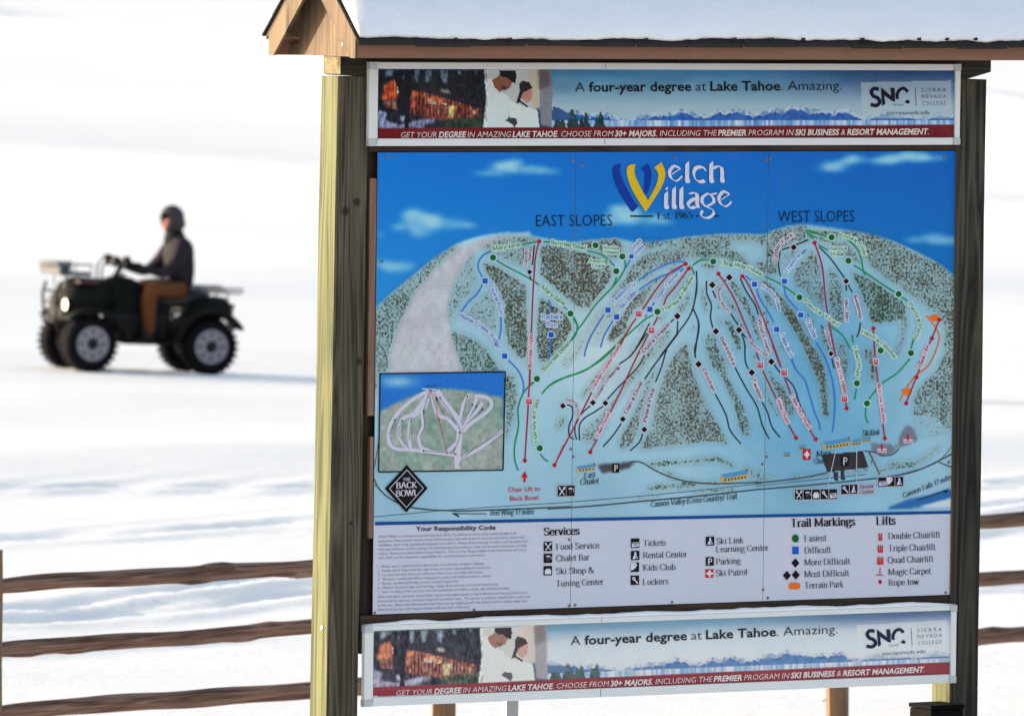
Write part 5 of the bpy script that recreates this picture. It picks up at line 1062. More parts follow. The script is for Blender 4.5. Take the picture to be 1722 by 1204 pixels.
def leg(v, txt, a, b, h, bo=.3, c=LG): I.view(*v).serif('lettering', c, txt, [a, b], h, bo, lay=5)
leg(V6, 'Services', (92, 198), (492, 186), 82, 3.2, (40, 34, 42)); leg(V6, 'Food Service', (228, 358), (715, 340), 66); leg(V6, 'Chalet Bar', (230, 486), (605, 472), 66); leg(V6, 'Ski Shop &', (228, 630), (652, 616), 66); leg(V6, 'Tuning Center', (228, 766), (762, 744), 66)
leg(V6, 'Tickets', (1200, 318), (1455, 310), 66); leg(V6, 'Rental Center', (1196, 452), (1692, 438), 66); leg(V6, 'Kids Club', (1196, 590), (1562, 580), 66); leg(V6, 'Lockers', (1194, 750), (1482, 740), 66)
leg(VR, 'Ski Link', (268, 206), (416, 200), 32); leg(VR, 'Learning Center', (266, 250), (550, 240), 32); leg(VR, 'Parking', (266, 316), (400, 310), 32); leg(VR, 'Ski Patrol', (266, 378), (436, 370), 32)
leg(V7, 'Trail Markings', (56, 160), (724, 140), 84, 3.2, (40, 34, 42)); leg(V7, 'Lifts', (940, 138), (1142, 132), 84, 3.2, (40, 34, 42))
leg(V7, 'Easiest', (196, 308), (428, 302), 64); leg(V7, 'Difficult', (196, 432), (474, 424), 64); leg(V7, 'More Difficult', (196, 556), (672, 542), 64); leg(V7, 'Most Difficult', (196, 678), (662, 664), 64); leg(V7, 'Terrain Park', (200, 794), (606, 780), 64)
leg(V7, 'Double Chairlift', (1064, 284), (1604, 268), 64); leg(V7, 'Triple Chairlift', (1066, 410), (1556, 396), 64); leg(V7, 'Quad Chairlift', (1060, 532), (1534, 518), 64); leg(V7, 'Magic Carpet', (1064, 656), (1508, 642), 64); leg(V7, 'Rope tow', (1066, 766), (1384, 752), 64)
I.new().view(*V7).disc('legend_symbol', GD, (106, 277), 5.8, 4, 24, 6.9); I.new().rect('legend_symbol', BD, 74, 362, 140, 440, 4)
for c in ((106, 530), (110, 654), (18, 660)): I.new().poly('legend_symbol', DD_, [(c[0] - 42, c[1]), (c[0], c[1] - 49), (c[0] + 42, c[1]), (c[0], c[1] + 49)], 4)
I.new().rect('legend_symbol', OR, 62, 734, 130, 804, 4); I.disc('legend_symbol', OR, (66, 769), 4.7, 5, 20, 5.7); I.disc('legend_symbol', OR, (126, 768), 4.7, 6, 20, 5.7)
for n, y, w in ((2, 258, 46), (3, 382, 62), (4, 506, 70)): chair(V7, (984, y), n, w / 6.15, 13.5, False)
I.new().view(*V7).rect('legend_symbol', (190, 40, 52), 976, 575, 986, 655, 4); I.rect('legend_symbol', (190, 40, 52), 938, 650, 1010, 660, 5); I.new().disc('legend_symbol', (176, 14, 30), (982, 726), 2.9, 4, 14, 3.6)
I.build(board, ink_mat)
# screws
M_BRASS = plain('screw_brass', (.22, .15, .07, 1), .5, .5, .3, var=.4, scale=300); scr = None
for px, py in ((652, 264), (963, 271), (978, 278), (1135, 265), (1288, 270), (1295, 268), (1588, 265), (642, 440), (1285, 527), (1291, 542), (959, 554), (960, 755), (964, 768), (1289, 768), (1282, 780), (1595, 777), (1598, 528), (957, 907), (630, 1030), (797, 1025), (957, 1018), (967, 1017), (1130, 1012), (1283, 991), (1291, 1005), (1590, 996), (633, 816)):
    x, z = loc(px, py, 0)
    if scr is None: scr = frombm('screw', lathe([(.001, .0062), (-.0016, .006), (-.003, .003)], 10, 'y'), M_BRASS, board); o = scr
    else: o = bpy.data.objects.new('screw', scr.data); COL.objects.link(o); o.parent = board
    o.location = (x, -.0005, z)
# ------------------------------------------------------------------ the two advertising banners in aluminium frames
YFR, YPR = -.034, -.026
VU, V8, VT, VT2 = (640, 110, 5.74), (1420, 110, 8.61), (430, 0, 2.649), (1070, 0, 2.641)
def rect_of(o, y):
    p = [loc(a, b, y) for a, b in o]        # TL TR BR BL
    return (p[0][0] + p[3][0]) / 2, (p[1][0] + p[2][0]) / 2, (p[2][1] + p[3][1]) / 2, (p[0][1] + p[1][1]) / 2
OUT = [rect_of([(620, 107), (1616, 106), (1614.5, 242), (621.5, 248)], YFR), rect_of([(613, 1054), (1609, 1015), (1608, 1145), (613, 1191)], YFR)]
OPN = [rect_of([(634, 119), (1605, 116), (1604, 229.5), (634.5, 235.5)], YPR), rect_of([(626.5, 1063), (1598, 1023), (1597, 1131), (626.5, 1174)], YPR)]
def tf_ban(i):
    a, b = OPN[0], OPN[i]
    def f(px, py):
        x, z = loc(px, py, YPR)
        return (b[0] + (x - a[0]) / (a[1] - a[0]) * (b[1] - b[0]), YPR, b[2] + (z - a[2]) / (a[3] - a[2]) * (b[3] - b[2]))
    return f
def PU(v, pts): return TV(v, pts)
def ban_paint(i):
    def paint(X, Z):
        a, b = OPN[0], OPN[i]; xx = a[0] + (X - b[0]) / (b[1] - b[0]) * (a[1] - a[0]); zz = a[2] + (Z - b[2]) / (b[3] - b[2]) * (a[3] - a[2])
        PX, PY = proj(xx, np.full_like(xx, YPR), zz); sh = X.shape; PX0, PY0 = PX, PY; wq = np.clip((PX - 800) / -20, .0, 1); PX = PX + (vnoise(sh, (3, 3), 51, 2) - .5) * 2.2 * wq; PY = PY + (vnoise(sh, (3, 3), 52, 2) - .5) * 2.0 * wq; C = np.zeros(sh + (3,))
        n1 = vnoise(sh, (50, 12), 31, 4); n2 = vnoise(sh, (4, 4), 32, 2); n3 = vnoise(sh, (3, 30), 33, 2); ridge_n = vnoise((1, sh[1]), (26, 1), 34, 5)[0][None]
        t = np.clip((PY - 118) / 62, 0, 1)[..., None]; rgt = np.clip((PX - 1250) / 250, 0, 1)[..., None]
        C = (np.array([62., 124, 170]) * (1 - rgt) + np.array([34., 66, 122]) * rgt) * (1 - t) + np.array([178., 192, 200]) * t + ((n1 - .5) * 50 * (1 - abs(2 * t[..., 0] - .8)))[..., None]
        hz = 203; top = 197 - 20 * (ridge_n - .2) - 9 * np.exp(-((PX - 1330) / 90) ** 2) + 6 * np.exp(-((PX - 1080) / 70) ** 2) - 10 * np.exp(-((PX - 1170) / 60) ** 2) * 0.5
        top = top + 0 * PY; m = (PY > top) & (PY < hz); sn = (PY < top + 7 + 8 * (n2 - .5)) & m
        C = np.where(m[..., None], np.array([46., 96, 172]) + ((n2 - .5) * 40)[..., None], C); C = np.where(sn[..., None], np.array([196., 205, 214]) - np.clip((n2 - .5) * 320, 0, 90)[..., None] * np.array([1, .8, .45]), C)
        w = PY >= hz; C = np.where(w[..., None], np.array([150., 180, 214]) + ((n3 - .45) * 190)[..., None] * np.array([1, .6, .25]), C)
        for x, y, s_ in ((938, 191, 8), (945, 196, 7), (962, 184, 9), (968, 193, 7), (985, 190, 7), (978, 195, 5), (1010, 189, 6), (1004, 198, 4)):
            m = (np.abs(PX - x) < (PY - y) * .28 + 1 + (n2 - .5) * 5) & (PY > y) & (PY < 217); C = np.where(m[..., None], np.array([38., 60, 58]) + ((n2 - .5) * 30)[..., None], C)
        m = inpoly(PX, PY, [(925, 178), (940, 182), (958, 192), (968, 200), (925, 203)]); C = np.where(m[..., None], np.array([52., 88, 140]), C)
        def P(v, pts, c, soft=1, nz=0.0):
            nonlocal C
            m = inpoly(PX, PY, TV(v, pts)).astype(float); m = blur(m, soft)[..., None] if soft else m[..., None]
            C = C * (1 - m) + (np.array(c, float) + ((n2 - .5) * nz)[..., None]) * m
        P(VU, [(-40, 40), (1000, 40), (1020, 330), (990, 620), (-40, 620)], (20, 22, 30), 1, 26)
        for q in ([(50, 50), (150, 50), (110, 95), (40, 120)], [(325, 50), (375, 50), (360, 150), (335, 200)], [(425, 50), (500, 50), (480, 150), (440, 175)], [(580, 50), (650, 50), (635, 190), (600, 160)], [(735, 60), (775, 60), (765, 110)], [(900, 60), (930, 60), (915, 90)], [(180, 120), (225, 90), (220, 160)]): P(VU, q, (108, 124, 146), 1, 50)
        P(VU, [(-30, 430), (60, 460), (60, 530), (200, 565), (420, 520), (530, 500), (520, 560), (420, 610), (-30, 610)], (142, 136, 168), 1, 20)
        P(VU, [(10, 330), (40, 180), (150, 138), (165, 322), (60, 335)], (224, 84, 44), 1, 50); P(VU, [(25, 335), (160, 328), (160, 432), (40, 415)], (118, 66, 56), 0, 80)
        P(VU, [(285, 235), (470, 270), (760, 350), (965, 395), (965, 500), (700, 540), (440, 505), (285, 470)], (150, 64, 46), 1, 110)
        for x in range(300, 960, 34): P(VU, [(x, 240 + (x - 285) * .24), (x + 12, 240 + (x - 285) * .24), (x + 12, 500), (x, 490)], (52, 30, 32), 0, 30)
        P(VU, [(650, 395), (732, 392), (695, 520), (650, 512)], (240, 194, 116), 1, 20); P(VU, [(458, 325), (545, 342), (540, 384), (465, 372)], (240, 190, 160), 0, 90); P(VU, [(480, 290), (630, 330), (630, 380), (470, 340)], (214, 104, 66), 1, 120); P(VU, [(560, 378), (636, 368), (634, 384)], (250, 220, 190), 0)
        P(VU, [(880, 440), (920, 436), (918, 470), (885, 470)], (236, 190, 140), 1, 50); P(VU, [(296, 250), (380, 265), (370, 300), (296, 320)], (200, 92, 50), 1, 60); P(VU, [(296, 340), (345, 340), (345, 400), (300, 400)], (206, 84, 70), 1, 60)
        P(VU, [(140, 115), (250, 150), (800, 300), (1010, 370), (1010, 430), (800, 372), (300, 225), (140, 175)], (32, 26, 38), 0, 14); P(VU, [(580, 235), (640, 232), (672, 272), (600, 262)], (190, 172, 162), 1); P(VU, [(158, 205), (172, 205), (172, 272), (158, 272)], (240, 226, 220), 0); P(VU, [(190, 320), (204, 320), (204, 380), (190, 380)], (230, 190, 120), 0)
        P(VU, [(50, 520), (90, 465), (190, 448), (300, 470), (345, 510), (280, 550), (180, 565), (90, 550)], (34, 28, 44), 1, 12); P(VU, [(190, 500), (215, 485), (238, 500), (232, 545), (200, 545)], (176, 182, 214), 1)
        P(VU, [(240, 50), (325, 50), (300, 200), (280, 360), (275, 610), (228, 610), (240, 360)], (20, 14, 30), 0, 10); P(VU, [(165, 60), (210, 60), (205, 480), (175, 480)], (22, 18, 28), 0, 12)
        P(VU, [(600, 610), (650, 540), (740, 500), (880, 505), (1000, 480), (1000, 610)], (46, 54, 44), 1, 60); P(VU, [(410, 580), (470, 560), (540, 590), (520, 610), (430, 610)], (34, 28, 44), 1)
        P(VU, [(1000, 40), (1640, 40), (1660, 400), (1645, 620), (985, 620), (1022, 330)], (200, 194, 188), 0); P(VU, [(1415, 40), (1530, 40), (1540, 500), (1440, 330)], (206, 184, 164), 1); P(VU, [(1525, 40), (1635, 40), (1660, 250), (1655, 610), (1535, 600), (1535, 300)], (140, 132, 138), 0, 14); P(VU, [(1525, 40), (1635, 40), (1645, 200), (1535, 240)], (104, 88, 90), 2); P(VU, [(1505, 420), (1535, 420), (1545, 580), (1650, 600), (1650, 615), (1520, 615)], (40, 52, 88), 1)
        P(VU, [(1005, 140), (1075, 132), (1150, 255), (1240, 300), (1250, 420), (1230, 500), (1290, 620), (995, 620), (1026, 330)], (224, 219, 214), 0, 8); P(VU, [(1075, 145), (1165, 88), (1160, 200), (1180, 240), (1150, 262), (1100, 215)], (146, 78, 62), 0); P(VU, [(1145, 90), (1200, 100), (1275, 165), (1245, 222), (1190, 242), (1150, 205), (1138, 130)], (146, 84, 66), 0, 16)
        P(VU, [(1145, 50), (1305, 50), (1312, 110), (1300, 178), (1262, 158), (1218, 118), (1180, 118), (1148, 92)], (26, 19, 23), 0); P(VU, [(1165, 200), (1230, 215), (1200, 244), (1172, 232)], (66, 36, 32), 1)
        P(VU, [(1310, 375), (1420, 405), (1515, 440), (1535, 620), (1290, 620), (1240, 500), (1250, 330)], (228, 222, 214), 0, 8); P(VU, [(1355, 262), (1440, 228), (1468, 250), (1456, 330), (1412, 366), (1362, 322)], (200, 130, 112), 0, 14); P(VU, [(1338, 185), (1368, 148), (1432, 165), (1468, 222), (1440, 236), (1382, 262), (1360, 300), (1345, 262)], (42, 26, 28), 0, 12)
        P(VU, [(1345, 240), (1360, 300), (1340, 362), (1306, 372), (1322, 320)], (36, 22, 26), 0); P(VU, [(1335, 328), (1422, 396), (1416, 412), (1328, 348)], (30, 22, 28), 0); P(VU, [(1205, 535), (1240, 503), (1310, 515), (1322, 560), (1292, 602), (1268, 570)], (62, 56, 66), 0)
        lum = (vnoise(sh, (2.2, 5), 53, 2) - .5)[..., None] * (PX < 820)[..., None]; C = C * (1 + lum * .9) + lum * 16; PX, PY = PX0, PY0; bx = inpoly(PX, PY, TV(V8, [(240, 250), (1548, 222), (1548, 775), (262, 775)]))[..., None]; C = np.where(bx, C * .35 + np.array([186., 190, 196]) * .65 + 6, C)
        sy = 216.2 - (PX - 634) * 6.2 / 970; st = np.clip(PY - sy + .5, 0, 1)[..., None]; C = C * (1 - st) + (np.array([122., 16, 26]) + ((n1 - .5) * 16)[..., None]) * st
        if i == 0: C = C * np.array([.90, .97, 1.02]) - 2
        else: gm_ = C.mean(-1, keepdims=True); C = 226 * (np.clip(C * .82 + gm_ * .18 + 10, 0, 255) / 238) ** .66 * np.array([1, .985, 1.0]); wz = (np.clip((PX - 924) / 6, 0, 1) * np.clip((PY - 127) / 22, 0, 1) * np.clip((PY0 * 0 + 208 - PY) / 8, 0, 1) * np.clip((top + 3 - PY) / 4, 0, 1) * .72)[..., None]; C = C * (1 - wz) + np.array([222., 224, 230]) * wz; C = np.where((PY > 231.5 + (PX - 634) * .012)[..., None] & (PX < 1000)[..., None], np.array([205., 206, 212]), C)
        return np.clip(C, 2, 232)
    return paint
t = NT('banner_print', .5, .15); a_ = t.n.new('ShaderNodeAttribute'); a_.attribute_name = 'art'
gr_ = t.noise(t.coord((1, 1, .25)), 9, 5, .6); M_BAN = t.col(t.mix(t.mr(gr_, .5, .8, 0, .12), a_.outputs['Color'], (.3, .29, .27, 1)))
for i in (0, 1):
    X0, X1, Z0, Z1 = OUT[i]; x0, x1, z0, z1 = OPN[i]
    lb = ('upper framed college banner under the roof, deep blue lake picture with dark red stripe', 'lower framed college banner with paler faded picture and snow along its top edge')[i]
    bn = empty('advertising_banner', lb, 'banner', (0, 0, 0), TH, 'college advertising banners')
    art_panel('print_panel', x0 - .003, x1 + .003, z0 - .003, z1 + .003, YPR, .0034, ban_paint(i), bn, M_BAN, .004, extra=False)
    frombm('back_plate', box(X0 + .01, X1 - .01, YPR + .006, -.006, Z0 + .01, Z1 - .01), M_BLACK, bn)
    cw = (X1 - X0) * .0 + .034
    for a0, a1, b0, b1 in ((X0 + cw, X1 - cw, Z0, z0), (X0 + cw, X1 - cw, z1, Z1), (X0, x0, Z0 + cw * .8, Z1 - cw * .8), (x1, X1, Z0 + cw * .8, Z1 - cw * .8)):
        frombm('frame_rail', box(a0 + .0005, a1 - .0005, YFR, -.008, b0, b1, .003), M_ALU, bn)
        mid = (a0 + a1) / 2
        if a1 - a0 > 1: frombm('rail_joint', box(mid - .31 - .001, mid - .31 + .001, YFR - .0006, YFR + .001, b0 + .004, b1 - .004), M_BLACK, bn)
    for cx_, cz in ((X0, Z0), (X1 - cw, Z0), (X0, Z1 - cw * .8), (X1 - cw, Z1 - cw * .8)):
        l, r, d, u = cx_, cx_ + cw, cz, cz + cw * .8
        ix, iz = (x0 if cx_ == X0 else x1), (z0 if cz == Z0 else z1)
        ox, oz = (X0 if cx_ == X0 else X1), (Z0 if cz == Z0 else Z1); fx, fz_ = (r if cx_ == X0 else l), (u if cz == Z0 else d)
        frombm('frame_corner', prism([(ox, oz), (fx, oz), (fx, iz), (ix, iz), (ix, fz_), (ox, fz_)], YFR - .0025, -.006, 'y'), M_ALUJ, bn)
    J = Ink(tf_ban(i)); dk = (22, 24, 30) if i == 0 else (38, 42, 52); wt = (216, 200, 200) if i == 0 else (222, 206, 210); nv = (20, 20, 40) if i == 0 else (40, 42, 70); gy = (70, 80, 92) if i == 0 else (96, 100, 120)
    J.view(*V0).sans('slogan', dk, [('A', -.008), ('four-year degree', .018), ('at', -.008), ('Lake Tahoe', .018), ('. Amazing.', -.008)], (967, 154.8), (1415, 151.8), 15.5)
    J.sans('slogan', wt, [('GET YOUR', -.006), ('DEGREE', .03), ('IN AMAZING', -.006), ('LAKE TAHOE', .03), ('. CHOOSE FROM', -.006), ('30+ MAJORS', .03), (', INCLUDING THE', -.006), ('PREMIER', .03), ('PROGRAM IN', -.006), ('SKI BUSINESS', .03), ('&', -.006), ('RESORT MANAGEMENT', .03), ('.', 0)], (673, 232.2), (1561, 226.4), 9.6, slant=.2)
    J.view(*V8).line('college_logo', nv, [(495, 352), (425, 342), (388, 390), (420, 450), (480, 478), (508, 535), (462, 585), (378, 572)], 6.0, 4)
    for q in ([(525, 322), (562, 360), (588, 560), (545, 592)], [(525, 322), (728, 495), (728, 532), (690, 522), (556, 425)], [(664, 330), (722, 330), (728, 528), (676, 480)], [(905, 498), (946, 525), (926, 562), (868, 540)]): J.poly('college_logo', nv, q, 5)
    J.line('college_logo', nv, [(765, 492), (762, 420), (800, 358), (860, 338), (915, 388)], 5.2, 4); J.line('college_logo', nv, [(750, 490), (740, 410)], 1.5, 5)
    J.sans('college_logo', gy, 'TAHOE', (688, 592), (850, 590), 30, -.01, lay=6); J.line('college_logo', gy, [(1024, 325), (1036, 590)], .9, 5)
    for tx, a, b in (('S I E R R A', (1113, 390), (1468, 386)), ('N E V A D A', (1113, 482), (1468, 478)), ('C O L L E G E', (1122, 582), (1458, 576))): J.sans('college_logo', gy, tx, a, b, 56, -.008, lay=6)
    J.sans('college_logo', gy, 'sierranevada.edu', (606, 720), (1226, 712), 56, -.004, slant=.12, lay=6)
    J.build(bn, ink_mat)
# snow lying on the top edge of the lower frame
X0, X1, Z0, Z1 = OUT[1]; n = 240; bm = bmesh.new(); rows_ = []
hn = vnoise((1, n), (16, 1), 41, 4)[0]
for k in range(n):
    u = k / (n - 1); x = X0 + .006 + u * (X1 - X0 - .012); h = max(.0015, (.013 + .020 * (hn[k] - .45)) * min(1, 12 * u + .15, 12 * (1 - u) + .15)); y0, y1 = YFR + .002, -.004
    rows_.append([bm.verts.new(p) for p in ((x, y0, Z1 + .0006), (x, y0 - .001, Z1 + h * .5), (x, y0 + .005, Z1 + h * .92), (x, (y0 + y1) / 2, Z1 + h), (x, y1, Z1 + h * .95), (x, y1, Z1 + .0006))])
for k in range(n - 1):
    for j in range(6): bm.faces.new((rows_[k][j], rows_[k][(j + 1) % 6], rows_[k + 1][(j + 1) % 6], rows_[k + 1][j]))
bm.faces.new(rows_[0]); bm.faces.new(rows_[-1][::-1])
o = frombm('frame_snow', bm, M_SNOWR, None, True); o.rotation_euler = (0, 0, TH); tag(o, 'thin ridge of snow along the top of the lower banner frame', 'snow', kind='stuff')
# ------------------------------------------------------------------ quad bike
M_BODY = plain('dark_green_plastic', (.006, .007, .006, 1), .65, .12, var=.25, scale=12)
M_BLK = plain('black_rubber', (.007, .006, .008, 1), .9, .08, var=.3, scale=40)
M_FRM = plain('black_steel_tube', (.010, .010, .011, 1), .6, .2)
M_RIM = plain('grey_wheel_rim', (.24, .22, .24, 1), .45, .5, .2, var=.15)
M_SEAT = plain('black_seat_vinyl', (.012, .011, .012, 1), .5, .4)
M_REDP = plain('red_plastic', (.30, .02, .02, 1), .4, .4)
M_GRY = plain('grey_plastic', (.16, .16, .17, 1), .5, .4)
pos = Vector((CAM.x + QX, CAM.y + QD, 0)); pos.z = ground_at(pos.x, pos.y) + .012
YAW = math.pi + QA
quad = empty('quad_bike', 'dark four-wheeled quad bike with front and rear racks and lit headlight, driven across the snow', 'quad bike', tuple(pos), YAW)
quad.rotation_euler[1] = -.030
# in the quad's own space: x forward, y to its left (the camera side), z up
def Q(name, bm, m, parent=quad, smooth=False): return frombm(name, bm, m, parent, smooth)
wheel_data = {}
def wheel(x, y, fl=0, steer=0.0):
    R_, wd = .306, .24
    w = bpy.data.objects.new('wheel', None); COL.objects.link(w); w.parent = quad; w.location = (x, y, R_ - .012); w.empty_display_size = .1
    w.rotation_euler = (0, 0, steer + (math.pi if fl else 0))
    if not wheel_data:
        prof = [(-wd * .42, .17), (-wd * .5, .20), (-wd * .52, .245), (-wd * .44, .278), (-wd * .2, R_ - .006), (wd * .2, R_ - .006), (wd * .44, .278), (wd * .52, .245), (wd * .5, .20), (wd * .42, .17)]
        tyre = [lathe(prof, 44, 'y')]
        for k in range(26):
            a = 2 * math.pi * k / 26
            for s in (-1, 1):
                b = box(-.016, .016, .004 if s > 0 else -.108, .108 if s > 0 else -.004, R_ - .012, R_ + .004); xf(b, (0, 0, 0), 0, a + s * .05, 0); tyre.append(b)
        o = Q('tyre', join(tyre), M_BLK, w); wheel_data['t'] = o.data
        rim = [lathe([(wd * .36, .180), (wd * .47, .186), (wd * .47, .172), (wd * .435, .160), (wd * .43, .105), (wd * .45, .078), (wd * .44, .07), (wd * .44, .005)][::1] + [], 36, 'y')]
        rim.append(lathe([(-wd * .42, .178), (-wd * .3, .16), (wd * .1, .15), (wd * .2, .12)], 30, 'y'))
        for k in range(5):
            a = 2 * math.pi * k / 5; rim.append(xf(box(-.018, .018, wd * .42, wd * .47, .07, .162, .004), (0, 0, 0), 0, a, 0))
        o = Q('rim', join(rim), M_RIM, w, False); wheel_data['r'] = o.data
        o = Q('hub', join([lathe([(wd * .3, .066), (wd * .47, .062), (wd * .52, .03)], 20, 'y')] + [xf(lathe([(wd * .3, .012), (wd * .46, .012)], 8, 'y'), (.10 * math.cos(q), 0, .065 * math.sin(q))) for q in (0.4, 1.97, 3.54, 5.1)] + [xf(lathe([(wd * .40, .017), (wd * .475, .017)], 10, 'y'), (.132 * math.cos(q), 0, .132 * math.sin(q))) for q in [k * .785 for k in range(8)]]), M_FRM, w); wheel_data['h'] = o.data
    else:
        for n_, k in (('tyre', 't'), ('rim', 'r'), ('hub', 'h')):
            o = bpy.data.objects.new(n_, wheel_data[k]); COL.objects.link(o); o.parent = w
WB = .675
wheel(WB, .40, 0, .10); wheel(WB, -.40, 1, .10); wheel(-WB, .40, 0); wheel(-WB, -.40, 1)
def shell(pts_top, y0, y1, th=.03, bev=.012):
    """curved panel: side profile (x, z) swept from y0 to y1 with thickness"""
    low = [(x, z - th) for x, z in pts_top][::-1]; bm = prism(list(pts_top) + low, y0, y1, 'y'); return bm
def arc(cx, cz, r, a0, a1, n=12): return [(cx + r * math.cos(math.radians(a0 + (a1 - a0) * i / n)), cz + r * math.sin(math.radians(a0 + (a1 - a0) * i / n))) for i in range(n + 1)]
# chassis and engine
Q('chassis', join([box(-.72, .72, -.14, .14, .30, .40, .02), box(-.30, .34, -.20, .20, .34, .62, .04), tube([(.70, .12, .34), (.86, .10, .5), (.90, .1, .72)], .018), tube([(.70, -.12, .34), (.86, -.10, .5), (.90, -.1, .72)], .018), tube([(-.70, .12, .36), (-.86, .12, .5), (-.9, .12, .7)], .016), tube([(-.70, -.12, .36), (-.86, -.12, .5), (-.9, -.12, .7)], .016)]), M_FRM)
Q('engine', join([box(-.16, .18, -.17, .17, .36, .66, .03)] + [box(-.12, .14, -.18, .18, .44 + k * .035, .452 + k * .035) for k in range(6)]), M_FRM)
for s in (-1, 1):
    for x in (-WB, WB):
        Q('suspension_arm', join([tube([(x + .08, s * .12, .36), (x, s * .32, .29)], .016), tube([(x - .08, s * .12, .36), (x, s * .32, .29)], .016)]), M_FRM)
        sp = [(x + .02 + .030 * math.cos(k * .9), s * (.15 + .11 * k / 50) + .03 * math.sin(k * .9) * .3, .66 - .32 * k / 50 + .01 * math.sin(k * .9)) for k in range(51)]
        Q('shock_absorber', join([tube([(x + .02, s * .15, .68), (x + .02, s * .26, .34)], .014), tube(sp, .006, 5)]), M_GRY if x > 0 else M_FRM)
Q('axle', tube([(-WB, -.36, .28), (-WB, .36, .28)], .025), M_FRM)
# fenders: arched over the wheels, with turned-down outer lips
def fender(cx, s, a0, a1, ext, r=.385, y_in=.10, y_out=.545):
    top = arc(cx, .30, r, a0, a1); y0, y1 = (y_in, y_out) if s > 0 else (-y_out, -y_in)
    top = ext[0] + top + ext[1]
    lip_in = [(cx + (x - cx) * .90, .30 + (z - .30) * .88) for x, z in top]
    bm = join([shell(top, y0, y1, .022)])
    y2, y3 = (y_out - .012, y_out + .014) if s > 0 else (-y_out - .014, -y_out + .012)
    lip = prism(top + lip_in[::-1], y2, y3, 'y')
    return join([bm, lip])
for s in (-1, 1):
    Q('front_fender', fender(WB, s, 20, 160, [(WB + .44, .34), (WB + .40, .42)], [] if False else ([(WB + .44, .34), (WB + .40, .42)], [(WB - .40, .42), (WB - .46, .34)])), M_BODY) if False else Q('front_fender', fender(WB, s, 44, 150, ([], [(WB - .39, .46), (WB - .44, .34)])), M_BODY)
    Q('rear_fender', fender(-WB, s, 30, 150, ([(-WB + .42, .36)], []), r=.40), M_BODY)
# body shells
def loft(sections, mat, name, parent=quad):
    """sections: (x, half width, z bottom, z top) with rounded shoulders"""
    bm = bmesh.new(); rings = []
    for x, hw, zb_, zt_ in sections:
        h = zt_ - zb_; c = [(-hw, zb_), (-hw * 1.02, zb_ + h * .45), (-hw * .86, zb_ + h * .82), (-hw * .45, zt_), (hw * .45, zt_), (hw * .86, zb_ + h * .82), (hw * 1.02, zb_ + h * .45), (hw, zb_)]
        rings.append([bm.verts.new((x, a, b)) for a, b in c])
    for i in range(len(rings) - 1):
        for k in range(8): bm.faces.new((rings[i][k], rings[i][(k + 1) % 8], rings[i + 1][(k + 1) % 8], rings[i + 1][k]))
    bm.faces.new(rings[0]); bm.faces.new(rings[-1][::-1])
    return Q(name, bm, mat, parent, True)
loft([(.96, .16, .50, .66), (.93, .27, .48, .82), (.85, .36, .56, .93), (.72, .40, .62, .985), (.52, .30, .60, .985), (.36, .20, .58, .95)], M_BODY, 'front_body')
loft([(.40, .19, .62, .98), (.28, .17, .60, 1.02), (.12, .16, .60, 1.00), (-.02, .15, .60, .93)], M_BODY, 'tank_cover')
loft([(.02, .14, .70, .90), (-.10, .17, .70, .87), (-.34, .19, .70, .865), (-.56, .19, .70, .89), (-.74, .15, .70, .92)], M_SEAT, 'seat')
loft([(-.50, .26, .62, .80), (-.72, .36, .60, .83), (-.92, .34, .58, .82), (-1.00, .22, .60, .76)], M_BODY, 'rear_body')
Q('grille', join([box(.93, .965, -.13, .13, .58 + k * .04, .615 + k * .04) for k in range(5)]), M_FRM)
Q('front_bumper', join([tube([(.96, s * .20, .42), (1.00, s * .22, .52), (1.02, s * .24, .80), (.98, s * .26, .93)], .017) for s in (-1, 1)] + [tube([(1.02, -.24, z), (1.04, 0, z), (1.02, .24, z)], .015) for z in (.52, .72, .84)]), M_FRM)
hl = NT('headlight_glow', .3, .5); hl.b.inputs['Base Color'].default_value = (.9, .85, .6, 1); hl.b.inputs['Emission Color'].default_value = (1, .90, .55, 1); hl.b.inputs['Emission Strength'].default_value = 0.8
for s in (-1, 1):
    Q('headlight', xf(lathe([(-.02, .055), (.02, .064), (.032, .050), (.038, .02)], 20, 'x'), (.905, s * .29, .70)), hl.m if s > 0 else M_GRY)
    Q('headlight_housing', xf(lathe([(-.06, .05), (-.01, .078), (.018, .078), (.016, .066)], 20, 'x'), (.905, s * .29, .70)), M_BODY)
Q('tail_light', box(-1.02, -.995, .13, .21, .70, .75, .006), M_REDP); Q('tail_light', box(-1.02, -.995, -.21, -.13, .70, .75, .006), M_REDP)
Q('fuel_cap', xf(lathe([(0, .045), (.03, .045), (.036, .03)], 16, 'z'), (.22, .02, 1.01)), M_GRY)
for s in (-1, 1): Q('brake_cable', tube([(.24, s * .2, 1.17), (.36, s * .17, 1.22), (.46, s * .10, 1.12), (.47, s * .08, .95)], .011, 6), M_BLK)
Q('cover_panel', box(.58, .80, .20, .395, .93, .965, .012), M_REDP if False else plain('dark_red_trim', (.07, .015, .02, 1), .5))
